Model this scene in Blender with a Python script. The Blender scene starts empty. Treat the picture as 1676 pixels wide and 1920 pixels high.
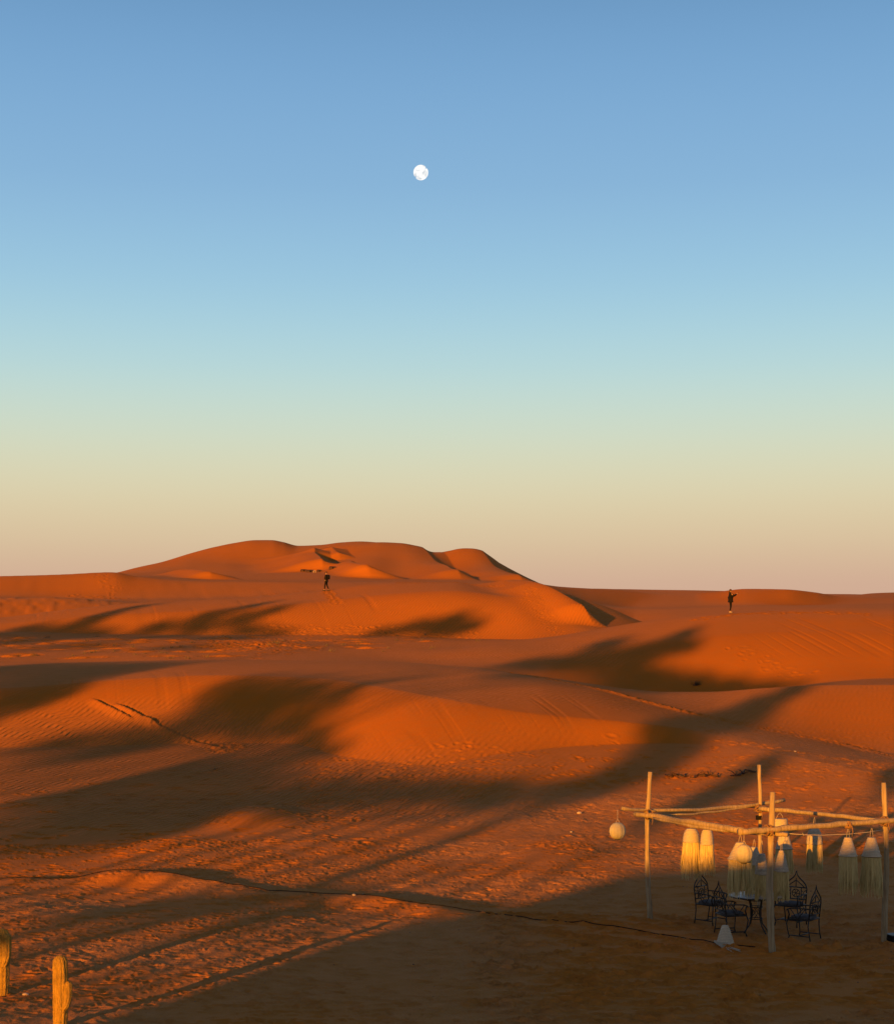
import bpy, math, random
import numpy as np
from mathutils import Vector, Matrix
R = math.radians
scene = bpy.context.scene

# ---------------------------------------------------------------- camera, sky, sun, exposure
F, PX0, HY, EYE = 2980.0, 838.0, 1250.0, 5.4     # focal length in photo pixels, centre column, eye-level row, eye height (m)
SUN_AZ, SUN_EL = R(25.0), R(5.5)                 # light travels 25 deg to the right of the view direction (+Y)
cam = bpy.data.objects.new('camera', bpy.data.cameras.new('camera'))
scene.collection.objects.link(cam)
cam.location = (0, 0, EYE); cam.rotation_euler = (R(90), 0, 0)
cam.data.sensor_fit = 'VERTICAL'; cam.data.sensor_height = 24.0
cam.data.lens = 24.0 * F / 1920.0
cam.data.shift_y = (HY - 960.0) / 1920.0
cam.data.clip_start = 0.1; cam.data.clip_end = 30000
scene.camera = cam

world = bpy.data.worlds.new('World'); scene.world = world; world.use_nodes = True
wt = world.node_tree; wt.nodes.clear()
wo = wt.nodes.new('ShaderNodeOutputWorld'); bg = wt.nodes.new('ShaderNodeBackground')
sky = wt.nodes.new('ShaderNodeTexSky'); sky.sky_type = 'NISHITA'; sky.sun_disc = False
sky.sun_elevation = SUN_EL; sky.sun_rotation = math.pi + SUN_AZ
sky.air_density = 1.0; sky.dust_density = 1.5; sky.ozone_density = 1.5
tc = wt.nodes.new('ShaderNodeTexCoord'); sx = wt.nodes.new('ShaderNodeSeparateXYZ')
ramp = wt.nodes.new('ShaderNodeValToRGB')
wt.links.new(tc.outputs['Generated'], sx.inputs[0]); wt.links.new(sx.outputs['Z'], ramp.inputs['Fac'])
def s2l(c):
    c = c / 255.0
    return c / 12.92 if c <= 0.04045 else ((c + 0.055) / 1.055) ** 2.4
def lin(r, g, b, k=1.0): return (s2l(r) * k, s2l(g) * k, s2l(b) * k, 1.0)
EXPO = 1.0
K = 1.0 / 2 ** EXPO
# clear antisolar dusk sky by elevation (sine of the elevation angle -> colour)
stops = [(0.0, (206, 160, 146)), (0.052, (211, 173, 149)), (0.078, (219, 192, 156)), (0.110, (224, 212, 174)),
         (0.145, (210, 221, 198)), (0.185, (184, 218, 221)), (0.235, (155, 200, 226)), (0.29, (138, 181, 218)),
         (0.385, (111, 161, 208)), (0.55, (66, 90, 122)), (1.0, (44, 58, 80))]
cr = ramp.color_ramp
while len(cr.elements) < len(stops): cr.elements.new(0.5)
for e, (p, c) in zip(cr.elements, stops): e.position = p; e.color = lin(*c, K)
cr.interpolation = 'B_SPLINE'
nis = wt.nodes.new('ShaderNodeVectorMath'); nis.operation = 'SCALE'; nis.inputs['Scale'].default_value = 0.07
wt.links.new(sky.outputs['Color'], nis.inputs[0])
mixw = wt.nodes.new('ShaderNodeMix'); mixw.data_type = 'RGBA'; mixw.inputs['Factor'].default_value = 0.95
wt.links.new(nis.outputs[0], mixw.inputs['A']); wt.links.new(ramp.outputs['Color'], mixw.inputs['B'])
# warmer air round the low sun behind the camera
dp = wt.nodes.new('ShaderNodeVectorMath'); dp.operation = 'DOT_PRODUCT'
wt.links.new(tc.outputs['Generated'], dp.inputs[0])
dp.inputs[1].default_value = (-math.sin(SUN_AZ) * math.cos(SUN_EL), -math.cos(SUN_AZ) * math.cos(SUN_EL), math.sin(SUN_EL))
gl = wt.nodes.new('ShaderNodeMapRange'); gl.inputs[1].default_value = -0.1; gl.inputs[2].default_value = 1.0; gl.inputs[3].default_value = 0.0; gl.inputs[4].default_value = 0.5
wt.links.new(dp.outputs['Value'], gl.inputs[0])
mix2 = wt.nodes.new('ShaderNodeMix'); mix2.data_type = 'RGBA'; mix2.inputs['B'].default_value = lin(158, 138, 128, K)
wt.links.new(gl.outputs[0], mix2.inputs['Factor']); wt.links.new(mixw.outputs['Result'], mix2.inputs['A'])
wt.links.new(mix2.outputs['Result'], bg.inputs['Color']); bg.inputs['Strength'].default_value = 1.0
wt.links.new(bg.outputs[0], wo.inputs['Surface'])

sun = bpy.data.objects.new('sun', bpy.data.lights.new('sun', 'SUN')); scene.collection.objects.link(sun)
sun.data.energy = 5.0; sun.data.angle = R(0.53); sun.data.color = (1.0, 0.348, 0.015)
sun_dir = Vector((math.sin(SUN_AZ) * math.cos(SUN_EL), math.cos(SUN_AZ) * math.cos(SUN_EL), -math.sin(SUN_EL)))
sun.rotation_euler = sun_dir.to_track_quat('-Z', 'Y').to_euler(); sun.location = (-60, -100, 60)
vs = scene.view_settings; vs.view_transform = 'Standard'; vs.look = 'None'; vs.exposure = EXPO; vs.gamma = 1.0
vs.use_curve_mapping = False

#TERRAIN_BEGIN
# ---------------------------------------------------------------- the dune field as one height function
# every line is a crest, brow, toe or hollow running across the dune field: (bearing column, sight row, distance in m)
def pchip_slopes(x, y):
    h = np.diff(x, axis=-1); dl = np.diff(y, axis=-1) / h
    m = np.zeros_like(y)
    d0, d1 = dl[..., :-1], dl[..., 1:]; h0, h1 = h[..., :-1], h[..., 1:]
    w1, w2 = 2 * h1 + h0, h1 + 2 * h0
    ok = d0 * d1 > 0
    with np.errstate(all='ignore'):
        mm = (w1 + w2) / (w1 / np.where(ok, d0, 1) + w2 / np.where(ok, d1, 1))
    m[..., 1:-1] = np.where(ok, mm, 0)
    m[..., 0] = dl[..., 0]; m[..., -1] = dl[..., -1]
    return m
def pchip1(xs, ys, x):
    xs = np.asarray(xs, float); ys = np.asarray(ys, float)
    m = pchip_slopes(xs, ys); x = np.clip(x, xs[0], xs[-1])
    i = np.clip(np.searchsorted(xs, x, side='right') - 1, 0, len(xs) - 2)
    h = xs[i + 1] - xs[i]; t = (x - xs[i]) / h
    return ((2*t**3-3*t**2+1)*ys[i] + (t**3-2*t**2+t)*h*m[i] + (-2*t**3+3*t**2)*ys[i+1] + (t**3-t**2)*h*m[i+1])
def zz(py, d): return EYE + (HY - py) / F * d
LINES = [
 # toe of the near dune
 [(-600,1392,66),(0,1402,66),(200,1398,67.5),(400,1394,68),(540,1394,66.5),(650,1420,62),(800,1434,59.5),(950,1412,61.5),(1100,1398,64),(1250,1394,65),(1400,1404,63),(1676,1450,57),(2300,1460,56)],
 # brow of its face
 [(-600,1285,75),(0,1290,74),(200,1276,75),(400,1266,76),(600,1272,74.5),(700,1286,71.5),(800,1304,68.5),(900,1322,66.6),(1000,1338,66.0),(1100,1347,66.6),(1250,1362,67.0),(1400,1386,66.0),(1676,1430,62),(2300,1442,61)],
 # its crest, footprints on the right part
 [(-600,1255,88),(0,1246,88),(200,1240,90),(400,1237,90),(600,1239,90),(700,1240,90),(800,1245,89),(900,1256,83),(1000,1268,80),(1100,1286,78.5),(1200,1312,77),(1280,1333,75.5),(1400,1360,74),(1500,1379,73.5),(1676,1413,71.5),(2300,1425,69)],
 # hollow behind it / rim of the basin on the right
 [(-600,1262,92),(0,1252,93),(400,1244,95),(700,1246,94),(800,1251,92.5),(900,1259,86),(960,1264,84),(1020,1270,83.5),(1100,1281,84),(1180,1292,85.5),(1250,1297,86),(1330,1297,86),(1420,1291,85.5),(1530,1285,85),(1676,1284,85),(2300,1284,86)],
 # start of flats / floor of the basin
 [(-600,1243,99),(0,1243,99),(400,1240,99),(700,1240,98),(800,1244,96),(900,1253,92),(1020,1276,90),(1100,1294,90.5),(1180,1306,91),(1250,1311,92),(1330,1309,92.5),(1420,1300,93),(1530,1283,93),(1676,1272,94),(2300,1272,94)],
 # middle of flats / brow of the second dune's face
 [(-600,1218,109),(0,1218,109),(400,1216,109),(700,1226,106),(800,1228,103),(936,1222,101.5),(1036,1216,102.5),(1116,1209,103.5),(1196,1202,104.5),(1300,1196,105),(1366,1188,105),(1450,1182,105.5),(1676,1178,106),(2300,1178,106)],
 # crest of the second dune on the right
 [(-600,1204,116),(0,1203,116),(400,1200,116),(700,1210,114),(850,1209,112),(936,1203,111),(1036,1194,113),(1116,1181,115),(1196,1168,116.5),(1300,1154,117),(1366,1146,117),(1450,1142,117),(1560,1141,117.5),(1676,1141,118),(2300,1141,118)],
 # toe of the third dune
 [(-600,1188,126),(0,1187,126),(250,1189,126),(500,1190,126),(700,1192,125),(900,1199,124),(1036,1201,121),(1116,1192,120),(1196,1186,122),(1300,1180,124),(1450,1176,124),(1676,1176,126),(2300,1176,126)],
 # brow of its face
 [(-600,1172,131),(0,1168,131),(150,1158,131),(320,1146,132),(500,1138,133),(620,1126,135),(750,1112,136),(850,1108,136),(920,1115,135.5),(980,1125,134),(1040,1148,131),(1100,1172,127),(1160,1182,126),(1250,1186,128),(1400,1180,130),(1676,1180,132),(2300,1180,132)],
 # its crest
 [(-600,1160,137),(0,1157,139),(80,1149,140),(150,1141,140),(250,1132,141),(320,1128,142),(400,1123,142),(500,1118,144),(560,1112,145),(620,1106,146),(700,1096,147),(780,1092,148),(850,1091,148),(900,1098,147),(940,1109,146),(975,1116,145),(1010,1113,144),(1040,1112,143),(1100,1126,143),(1150,1143,144),(1200,1164,145),(1260,1178,146),(1400,1180,146),(1676,1180,146),(2300,1180,146)],
 # hollow behind
 [(-600,1172,152),(0,1172,152),(300,1150,153),(620,1122,154),(850,1106,154),(1000,1112,155),(1100,1140,156),(1200,1168,158),(1400,1160,158),(1676,1158,158),(2300,1158,158)],
 # low ridges
 [(-600,1118,172),(0,1121,172),(100,1122,172),(200,1127,172),(300,1131,172),(450,1124,172),(620,1110,172),(850,1099,172),(1000,1104,174),(1100,1130,175),(1200,1142,176),(1400,1137,178),(1676,1136,180),(2300,1136,180)],
 # their far foot
 [(-600,1116,184),(0,1119,192),(200,1124,192),(450,1120,192),(620,1108,192),(850,1099,192),(1000,1103,195),(1100,1127,205),(1200,1139,216),(1400,1136,215),(1560,1135,230),(1676,1133,238),(2300,1133,238)],
 # long ridge at the foot of the far dune
 [(-600,1090,212),(0,1080,210),(120,1077,210),(210,1073,210),(260,1081,210),(380,1090,210),(500,1091,210),(620,1092,210),(750,1091,210),(900,1092,212),(980,1092,215),(1050,1100,225),(1150,1106,235),(1240,1113,245),(1300,1113,248),(1340,1110,240),(1400,1104,232),(1470,1105,232),(1530,1111,240),(1570,1118,250),(1620,1120,255),(1676,1121,260),(2300,1121,260)],
 [(-600,1106,240),(0,1100,240),(210,1098,240),(380,1100,240),(620,1101,240),(900,1100,240),(1050,1106,265),(1240,1122,290),(1400,1126,295),(1560,1127,295),(1676,1128,300),(2300,1128,300)],
 # plain before the far dune
 [(-600,1100,520),(0,1096,520),(220,1090,520),(400,1094,520),(620,1096,520),(900,1098,520),(1050,1106,520),(1240,1126,520),(1400,1128,520),(1540,1124,520),(1600,1117,500),(1640,1113,500),(1676,1112,500),(2300,1110,500)],
 [(-600,1098,780),(0,1092,780),(220,1080,780),(400,1088,780),(620,1089,780),(850,1092,780),(1020,1104,780),(1240,1130,780),(1560,1132,780),(1676,1124,780),(2300,1124,780)],
 # low front ridges of the far dune
 [(-600,1100,900),(0,1094,900),(220,1078,900),(300,1076,900),(360,1080,900),(420,1077,896),(500,1074,892),(600,1072,892),(650,1076,896),(750,1084,900),(860,1088,900),(1020,1100,900),(1240,1132,900),(2300,1132,900)],
 [(-600,1100,1000),(0,1096,1000),(220,1076,1000),(300,1062,1000),(360,1056,1000),(420,1056,1000),(480,1058,1000),(540,1056,1000),(600,1052,1000),(650,1046,1000),(700,1042,1000),(760,1052,1000),(830,1068,1000),(900,1072,1000),(960,1084,1000),(1020,1100,1000),(1240,1132,1000),(2300,1132,1000)],
 # far dune skyline
 [(-600,1100,1110),(0,1096,1110),(215,1074,1110),(250,1065,1110),(300,1054,1110),(360,1037,1110),(400,1027,1110),(440,1019,1110),(480,1014,1110),(510,1014,1110),(530,1017,1110),(560,1024,1110),(600,1022,1110),(640,1016,1110),(680,1013,1110),(705,1014,1110),(750,1024,1110),(780,1034,1110),(805,1040,1110),(830,1033,1110),(858,1030,1110),(885,1034,1110),(920,1048,1110),(960,1070,1110),(1000,1090,1110),(1030,1103,1110),(1120,1122,1110),(1240,1132,1110),(2300,1132,1110)],
 [(-600,1110,1400),(300,1100,1400),(900,1105,1400),(2300,1135,1400)],
]
SHARP = [(0.85,0.85),(0.35,0.35),(0.3,0.5),(0.8,0.9),(0.7,0.7),(0,0),(0.45,0.6),(0.8,0.8),(0.2,0.2),(0.7,0.8),(0,0),(0.6,0.6),(0,0),(0.75,0.8),(0,0),(0,0),(0,0),(0.6,0.6),(0.3,0.3),(0.5,0.8),(0,0)]
def terrain_base(px, d):
    """px: (C,1) bearing columns, d: (C,R) distances -> heights"""
    pc = px[:, 0]
    dk = [np.full_like(pc, -50.0), np.full_like(pc, 20.0), np.full_like(pc, 37.0), np.full_like(pc, 50.0)]
    zk = [np.zeros_like(pc), np.zeros_like(pc), np.zeros_like(pc), np.full_like(pc, 0.55)]
    for L in LINES:
        a = np.array(L, float)
        dd = pchip1(a[:, 0], a[:, 2], pc); pp = pchip1(a[:, 0], a[:, 1], pc)
        dd = np.maximum(dd, dk[-1] + 1.5)
        dk.append(dd); zk.append(zz(pp, dd))
    dk.append(dk[-1] + 1500); zk.append(np.full_like(pc, 20.0))
    dk.append(dk[-1] + 9000); zk.append(np.full_like(pc, 0.0))
    dk = np.stack(dk, -1); zk = np.stack(zk, -1)
    m = pchip_slopes(dk, zk)
    m[:, -1] = 0; m[:, 0] = 0
    sec = np.diff(zk, axis=1) / np.diff(dk, axis=1)
    mL = m.copy(); mR = m.copy()          # slope arriving at and leaving each line: a crease where a crest or toe is sharp
    for k, (sl, sr) in enumerate(SHARP):
        q = k + 4
        mL[:, q] = m[:, q] * (1 - sl) + sec[:, q-1] * sl
        mR[:, q] = m[:, q] * (1 - sr) + sec[:, q] * sr
    z = np.zeros_like(d)
    for k in range(dk.shape[1] - 1):
        a0, a1 = dk[:, k:k+1], dk[:, k+1:k+2]
        h = a1 - a0; t = (d - a0) / h
        msk = (t >= 0) & (t < 1)
        t = np.clip(t, 0, 1)
        v = ((2*t**3-3*t**2+1)*zk[:, k:k+1] + (t**3-2*t**2+t)*h*mR[:, k:k+1] + (-2*t**3+3*t**2)*zk[:, k+1:k+2] + (t**3-t**2)*h*mL[:, k+1:k+2])
        z = np.where(msk, v, z)
    z = np.where(d >= dk[:, -1:], 0.0, z)
    return z
_rs = np.random.RandomState(7)
def _lattice(n=256):
    return _rs.rand(n, n).astype(np.float64)
_L = [_lattice() for _ in range(4)]
def vnoise(x, y, s, k=0):
    x = x / s + 57.3 * k; y = y / s + 31.7 * k
    xi = np.floor(x).astype(int); yi = np.floor(y).astype(int)
    fx = x - xi; fy = y - yi
    fx = fx*fx*fx*(fx*(fx*6-15)+10); fy = fy*fy*fy*(fy*(fy*6-15)+10)
    L = _L[k % 4]; a, b = xi % 256, yi % 256; a1, b1 = (xi+1) % 256, (yi+1) % 256
    return ((L[a, b]*(1-fx)+L[a1, b]*fx)*(1-fy) + (L[a, b1]*(1-fx)+L[a1, b1]*fx)*fy) * 2 - 1
def sstep(a, b, x):
    t = np.clip((x - a) / (b - a), 0, 1); return t*t*(3-2*t)
THC = math.atan(1700 / F)
def polar_params(th, r):
    thc = np.clip(th, -THC, THC)
    px = PX0 + F * np.tan(thc)
    d = r * np.cos(thc)
    return px, d
def seg_dist(x, y, pts):
    """distance to a polyline and the signed side"""
    best = np.full(x.shape, 1e9); side = np.zeros(x.shape)
    for (x0, y0), (x1, y1) in zip(pts[:-1], pts[1:]):
        dx, dy = x1-x0, y1-y0; l2 = dx*dx+dy*dy
        t = np.clip(((x-x0)*dx+(y-y0)*dy)/l2, 0, 1)
        ex, ey = x-(x0+t*dx), y-(y0+t*dy); dd = np.hypot(ex, ey)
        s = np.sign(dx*(y-y0)-dy*(x-x0))
        m = dd < best; best = np.where(m, dd, best); side = np.where(m, s, side)
    return best, side
def flat(px, py, z=0.0):
    d = (EYE - z) * F / (py - HY); return ((px-PX0)/F*d, d)
CABLE = [flat(*p) for p in [(-400,1640),(-150,1652),(0,1656),(250,1656),(400,1666),(560,1679),(700,1691),(850,1707),(1000,1730),(1150,1750),(1340,1773),(1440,1784)]]
def ridge(px, d, line, H, Wl, wr):
    a = np.array(line, float); a = a[a[:, 0].argsort()]
    pc = np.interp(d, a[:, 0], a[:, 1]); s = px - pc
    win = sstep(a[0, 0] - 0.0, a[0, 0] + 0.12 * (a[-1, 0] - a[0, 0]) + 1, d) * sstep(a[-1, 0] + 0.10 * (a[-1, 0] - a[0, 0]), a[-1, 0], d)
    return H * win * np.where(s < 0, sstep(-Wl, 0, s) ** 1.5, 1 - np.clip(s / wr, 0, 1) ** 0.9)
RIDGES = [
 ([(126, 1118), (130, 1085), (134, 1050), (139, 1005), (146, 972)], 1.3, 110, 34),
 ([(880, 985), (940, 955), (1000, 930), (1075, 905)], 5, 150, 42),
 ([(860, 868), (940, 838), (1010, 812), (1085, 790)], 6, 130, 40),
 ([(900, 606), (950, 600), (990, 592), (1020, 590)], 6.5, 150, 30),
 ([(1000, 640), (1020, 630), (1045, 622)], 4, 90, 30),
 ([(830, 700), (850, 680), (880, 664), (910, 660)], 7, 80, 70),
 ([(790, 400), (830, 378), (870, 350)], 4, 80, 60),
]
def terrain(th, r):
    """th: (C,1) r: (C,R)"""
    px, d = polar_params(th, r)
    z = terrain_base(px, d)
    side = sstep(1.9, 0.9, np.abs(th))           # dunes die out behind the camera
    z = z * side
    x = r * np.sin(th); y = r * np.cos(th)
    # broad undulation
    near = sstep(20, 36, r) * sstep(62, 52, r) * side
    z = z + near * (0.10 * vnoise(x, y, 5.0, 1) + 0.05 * vnoise(x, y, 2.2, 2))
    mid = sstep(85, 100, d) * sstep(240, 140, d)
    z = z + mid * 0.10 * vnoise(x, y, 7.0, 3)
    farm = sstep(300, 700, d)
    for ln, H_, Wl, wr in RIDGES: z = z + ridge(px, d, ln, H_, Wl, wr)
    z = z + farm * (0.9 * vnoise(x, y, 90.0, 1) + 0.5 * vnoise(x, y, 37.0, 2))
    return z
#TERRAIN_END

# ---------------------------------------------------------------- helpers for meshes and objects
def mesh_from_arrays(name, V, Fq):
    me = bpy.data.meshes.new(name)
    me.vertices.add(len(V)); me.vertices.foreach_set('co', V.astype(np.float32).ravel())
    n = len(Fq); me.loops.add(n * 4); me.polygons.add(n)
    me.loops.foreach_set('vertex_index', Fq.astype(np.int32).ravel())
    me.polygons.foreach_set('loop_start', np.arange(0, n * 4, 4, dtype=np.int32))
    me.polygons.foreach_set('loop_total', np.full(n, 4, dtype=np.int32))
    me.polygons.foreach_set('use_smooth', np.ones(n, dtype=bool))
    me.update(calc_edges=True)
    return me

# ---------------------------------------------------------------- ground mesh: one polar sheet
inner = np.linspace(-0.325, 0.325, 1080)
def spread(a, b, s0, g):
    out = []; s = s0; v = a
    while v < b: v += s; s *= g; out.append(v)
    return np.array(out)
right = spread(0.325, math.pi, 0.0008, 1.035); right = right[right < math.pi - 0.02]
TH = np.concatenate([-right[::-1], inner, right]); TH = np.concatenate([[-math.pi], TH, [math.pi]])
RR = np.concatenate([[0.0], np.linspace(1, 21.5, 24), np.arange(21.6, 47, 0.055), np.arange(47, 66, 0.075), np.arange(66, 150, 0.13), np.arange(150, 260, 0.4)])
rr = [RR[-1]]
while rr[-1] < 9000: rr.append(rr[-1] * (1.0045 if rr[-1] < 1500 else 1.2))
RR = np.concatenate([RR, rr[1:]])
GTH = TH[:, None]; GR = np.repeat(RR[None, :], len(TH), 0)
GZ = terrain(GTH, GR)
GX = GR * np.sin(GTH); GY = GR * np.cos(GTH)
GZ0 = GZ.copy()
def ground_z(x, y):
    th = math.atan2(x, y); r = math.hypot(x, y)
    i = min(max(int(np.searchsorted(TH, th)) - 1, 0), len(TH) - 2); j = min(max(int(np.searchsorted(RR, r)) - 1, 0), len(RR) - 2)
    a = (th - TH[i]) / (TH[i+1] - TH[i]); b = (r - RR[j]) / (RR[j+1] - RR[j])
    return float((GZ[i, j]*(1-a)+GZ[i+1, j]*a)*(1-b) + (GZ[i, j+1]*(1-a)+GZ[i+1, j+1]*a)*b)
_di = np.concatenate([np.linspace(15, 160, 3000), np.linspace(160.2, 1400, 2000)])
def col_hit(px, py):
    th = math.atan((px - PX0) / F); r = _di / math.cos(th)
    z = terrain(np.array([[th]]), r[None, :])[0]
    p = HY - (z - EYE) / _di * F
    i = int(np.argmax(p <= py))
    return ((px - PX0) / F * _di[i], _di[i])

# ---------------------------------------------------------------- footprints, ripples, slides and the sand lip, pressed into the sheet
rng = np.random.RandomState(11)
PITK = 0.62
def add_pits(pits):
    """pits: x, y, length, width, angle, depth"""
    for (x, y, L, W, ang, dep) in pits:
        th = math.atan2(x, y); r = math.hypot(x, y); R2 = 1.6 * max(L, W)
        i0, i1 = np.searchsorted(TH, [th - R2 / r, th + R2 / r]); j0, j1 = np.searchsorted(RR, [r - R2, r + R2])
        if i1 - i0 < 2 or j1 - j0 < 2: continue
        X = GX[i0:i1, j0:j1] - x; Y = GY[i0:i1, j0:j1] - y
        c, s_ = math.cos(ang), math.sin(ang)
        dep = dep * PITK
        q = ((X * c + Y * s_) / L) ** 2 + ((-X * s_ + Y * c) / W) ** 2
        GZ[i0:i1, j0:j1] += dep * (-np.exp(-q * 2.2) + 0.45 * np.exp(-(np.sqrt(q) - 1.25) ** 2 * 7))
def scatter(n, px0, px1, d0, d1, smin, smax, dmin, dmax, keep=None):
    out = []
    while len(out) < n:
        d = math.sqrt(rng.uniform(d0 * d0, d1 * d1)); px = rng.uniform(px0, px1); x = (px - PX0) / F * d
        if keep is not None and rng.rand() > keep(x, d, px): continue
        s = rng.uniform(smin, smax)
        out.append((x, d, s, s * rng.uniform(0.4, 0.8), rng.uniform(0, math.pi), rng.uniform(dmin, dmax)))
    return out
def clump(x, d, px):
    return 0.25 + 0.75 * float(sstep(-0.35, 0.45, vnoise(np.array(x), np.array(d), 2.6, 2)))
# trampled ground round the camp
add_pits(scatter(4800, -150, 1830, 22.5, 46, 0.05, 0.125, 0.016, 0.040, lambda x, d, px: clump(x, d, px) * (1.0 if px < 1150 else 0.45)))
add_pits([(x, y, L * 1.7, W_ * 0.95, rng.uniform(-.5, .5), dp_) for x, y, L, W_, a_, dp_ in scatter(1500, -150, 1830, 22.5, 46, 0.08, 0.15, 0.03, 0.065, lambda x, d, px: 0.35 + clump(x, d, px))])
add_pits(scatter(1500, -150, 1830, 44, 62, 0.10, 0.24, 0.02, 0.05, lambda x, d, px: clump(x, d, px) * (1.0 if px > 560 else 0.12)))
add_pits(scatter(420, 1100, 1830, 56, 76, 0.12, 0.24, 0.02, 0.05, lambda x, d, px: clump(x, d, px) * (1.0 if px > 1330 else 0.3)))
add_pits([(col_hit(px, py)[0], col_hit(px, py)[1], rng.uniform(.25, .5), rng.uniform(.15, .3), rng.uniform(0, 3.1), rng.uniform(.04, .08))
          for px, py in [(rng.normal(480, 62), rng.normal(1209, 7)) for _ in range(260)]])
# hollows scuffed round the feet of the posts
for (x_, y_) in (flat(1218, 1728), flat(1449, 1788), flat(1657, 1765), (6.86, 35.0)):
    add_pits([(x_ - .16, y_ - .03, .2, .16, .3, .10), (x_ + .17, y_ - .02, .2, .15, 2.8, .10), (x_, y_ - .2, .2, .12, 0, .06)])
add_pits([(x, y, L * 1.5, W_ * .8, rng.uniform(-.4, .4), dp_) for x, y, L, W_, a_, dp_ in scatter(520, 900, 1800, 22.5, 35, 0.11, 0.19, 0.10, 0.17)])
add_pits([(x, y, L * 1.5, W_ * .8, rng.uniform(-.4, .4), dp_) for x, y, L, W_, a_, dp_ in scatter(200, -100, 700, 44, 58, 0.10, 0.18, 0.05, 0.09)])
def trail(pts, step, size, depth, spread_, rows=2, jit=0.12):
    W = [col_hit(*p) for p in pts]; out = []
    for (x0, y0), (x1, y1) in zip(W[:-1], W[1:]):
        L = math.hypot(x1 - x0, y1 - y0); n = max(1, int(L / step)); nx, ny = -(y1 - y0) / L, (x1 - x0) / L
        for k in range(n):
            for r_ in range(rows):
                t = (k + rng.uniform(-.3, .3)) / n; o = (r_ - (rows - 1) / 2) * spread_ + rng.uniform(-jit, jit)
                out.append((x0 + (x1 - x0) * t + nx * o, y0 + (y1 - y0) * t + ny * o, size * rng.uniform(.7, 1.2), size * rng.uniform(.4, .7), rng.uniform(0, 3.1), depth * rng.uniform(.6, 1.3)))
    add_pits(out)
TRK = [(980, 1265), (1010, 1270), (1100, 1287), (1200, 1313), (1280, 1334), (1340, 1347), (1400, 1361), (1500, 1380), (1600, 1400), (1676, 1417), (1760, 1434), (1900, 1460)]
TW = [col_hit(*p) for p in TRK]
td, ts = seg_dist(GX, GY, TW); wob = vnoise(GX, GY, 0.8, 1) * .12 + vnoise(GX, GY, 0.25, 2) * .05; tf = sstep(TW[0][0], TW[0][0] + 3.5, GX) * (0.65 + .5 * vnoise(GX, GY, 1.4, 3))
GZ += tf * np.where(ts < 0, 0.10 * sstep(0.9, 0.0, td + wob), -0.10 * np.exp(-((td + wob - .22) / .2) ** 2))
trail(TRK, 0.42, 0.17, 0.09, 0.42, 3, .3)
trail([(1400, 1394), (1480, 1408), (1600, 1428), (1700, 1450)], 0.6, 0.24, 0.08, 0.5, 2)
trail([(1330, 1353), (1420, 1374), (1560, 1392), (1676, 1405)], 0.7, 0.2, 0.04, 0.9, 2, .4)
trail([(1060, 1472), (1180, 1468), (1300, 1458)], 0.6, 0.2, 0.04, 0.6, 2, .4)
def groove(pts, w, dep, rim):
    P = [col_hit(*p) for p in pts]; dd, ss = seg_dist(GX, GY, P); wb = vnoise(GX, GY, 0.5, 1) * w * .7
    return np.where(ss < 0, dep * sstep(7 * w, 0, dd + wb * .5), -rim * np.exp(-((dd - w) / w) ** 2))
GZ += groove([(186, 1316), (212, 1330), (240, 1344)], .09, .10, .04) + groove([(232, 1326), (256, 1338), (284, 1353)], .10, .12, .05) + groove([(284, 1353), (330, 1376), (385, 1396), (410, 1402)], .09, .07, .03)
trail([(282, 1352), (330, 1378), (400, 1398), (436, 1408)], 0.5, 0.22, 0.06, 0.4, 2)
add_pits([(col_hit(425, 1403)[0] + 0.5 * math.cos(a_), col_hit(425, 1403)[1] + 1.1 * math.sin(a_), .22, .16, a_, .09) for a_ in np.linspace(0, 6.2, 14)])
trail([(1305, 1162), (1366, 1153), (1450, 1149), (1560, 1149), (1640, 1152)], 0.55, 0.3, 0.09, 0.8, 2, .5)
trail([(988, 1104), (1000, 1120), (1020, 1145), (1036, 1175), (1045, 1190)], 0.8, 0.24, 0.09, 0.7, 2, .35)
trail([(612, 1108), (622, 1118), (632, 1135)], 0.5, 0.3, 0.09, 0.5, 2)
trail([(450, 1120), (520, 1113), (620, 1106), (760, 1094), (850, 1092), (950, 1098)], 0.6, 0.28, 0.07, 0.6, 2, .3)
trail([(500, 1186), (620, 1186), (760, 1190), (900, 1196)], 0.5, 0.35, 0.08, 1.2, 3, .6)
trail([(1380, 1215), (1470, 1260), (1530, 1268)], 0.7, 0.3, 0.06, 0.8, 2, .4)
trail([(190, 1078), (205, 1100), (215, 1120)], 1.2, 0.4, 0.12, 1.2, 2, .9)
trail([(130, 1117), (170, 1119), (240, 1124)], 1.6, 0.6, 0.16, 1.0, 2, .4)
# small camel-thorn hummocks and wind drifts on the far flats
for px, py in [(rng.uniform(-40, 420), rng.uniform(1196, 1234)) for _ in range(46)] + [(rng.uniform(420, 820), rng.uniform(1194, 1216)) for _ in range(26)]:
    x, y = col_hit(px, py); add_pits([(x, y, rng.uniform(.5, 1.1), rng.uniform(.3, .5), rng.uniform(-.3, .6), -rng.uniform(.06, .18))])
PXG, DG = polar_params(GTH, GR); PXG = np.broadcast_to(PXG, GX.shape)
toe_d = pchip1([p[0] for p in LINES[0]], [p[2] for p in LINES[0]], PXG[:, 0])[:, None]
crestA = pchip1([p[0] for p in LINES[2]], [p[2] for p in LINES[2]], PXG[:, 0])[:, None]
front = (np.abs(GTH) < 0.5)
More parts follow.
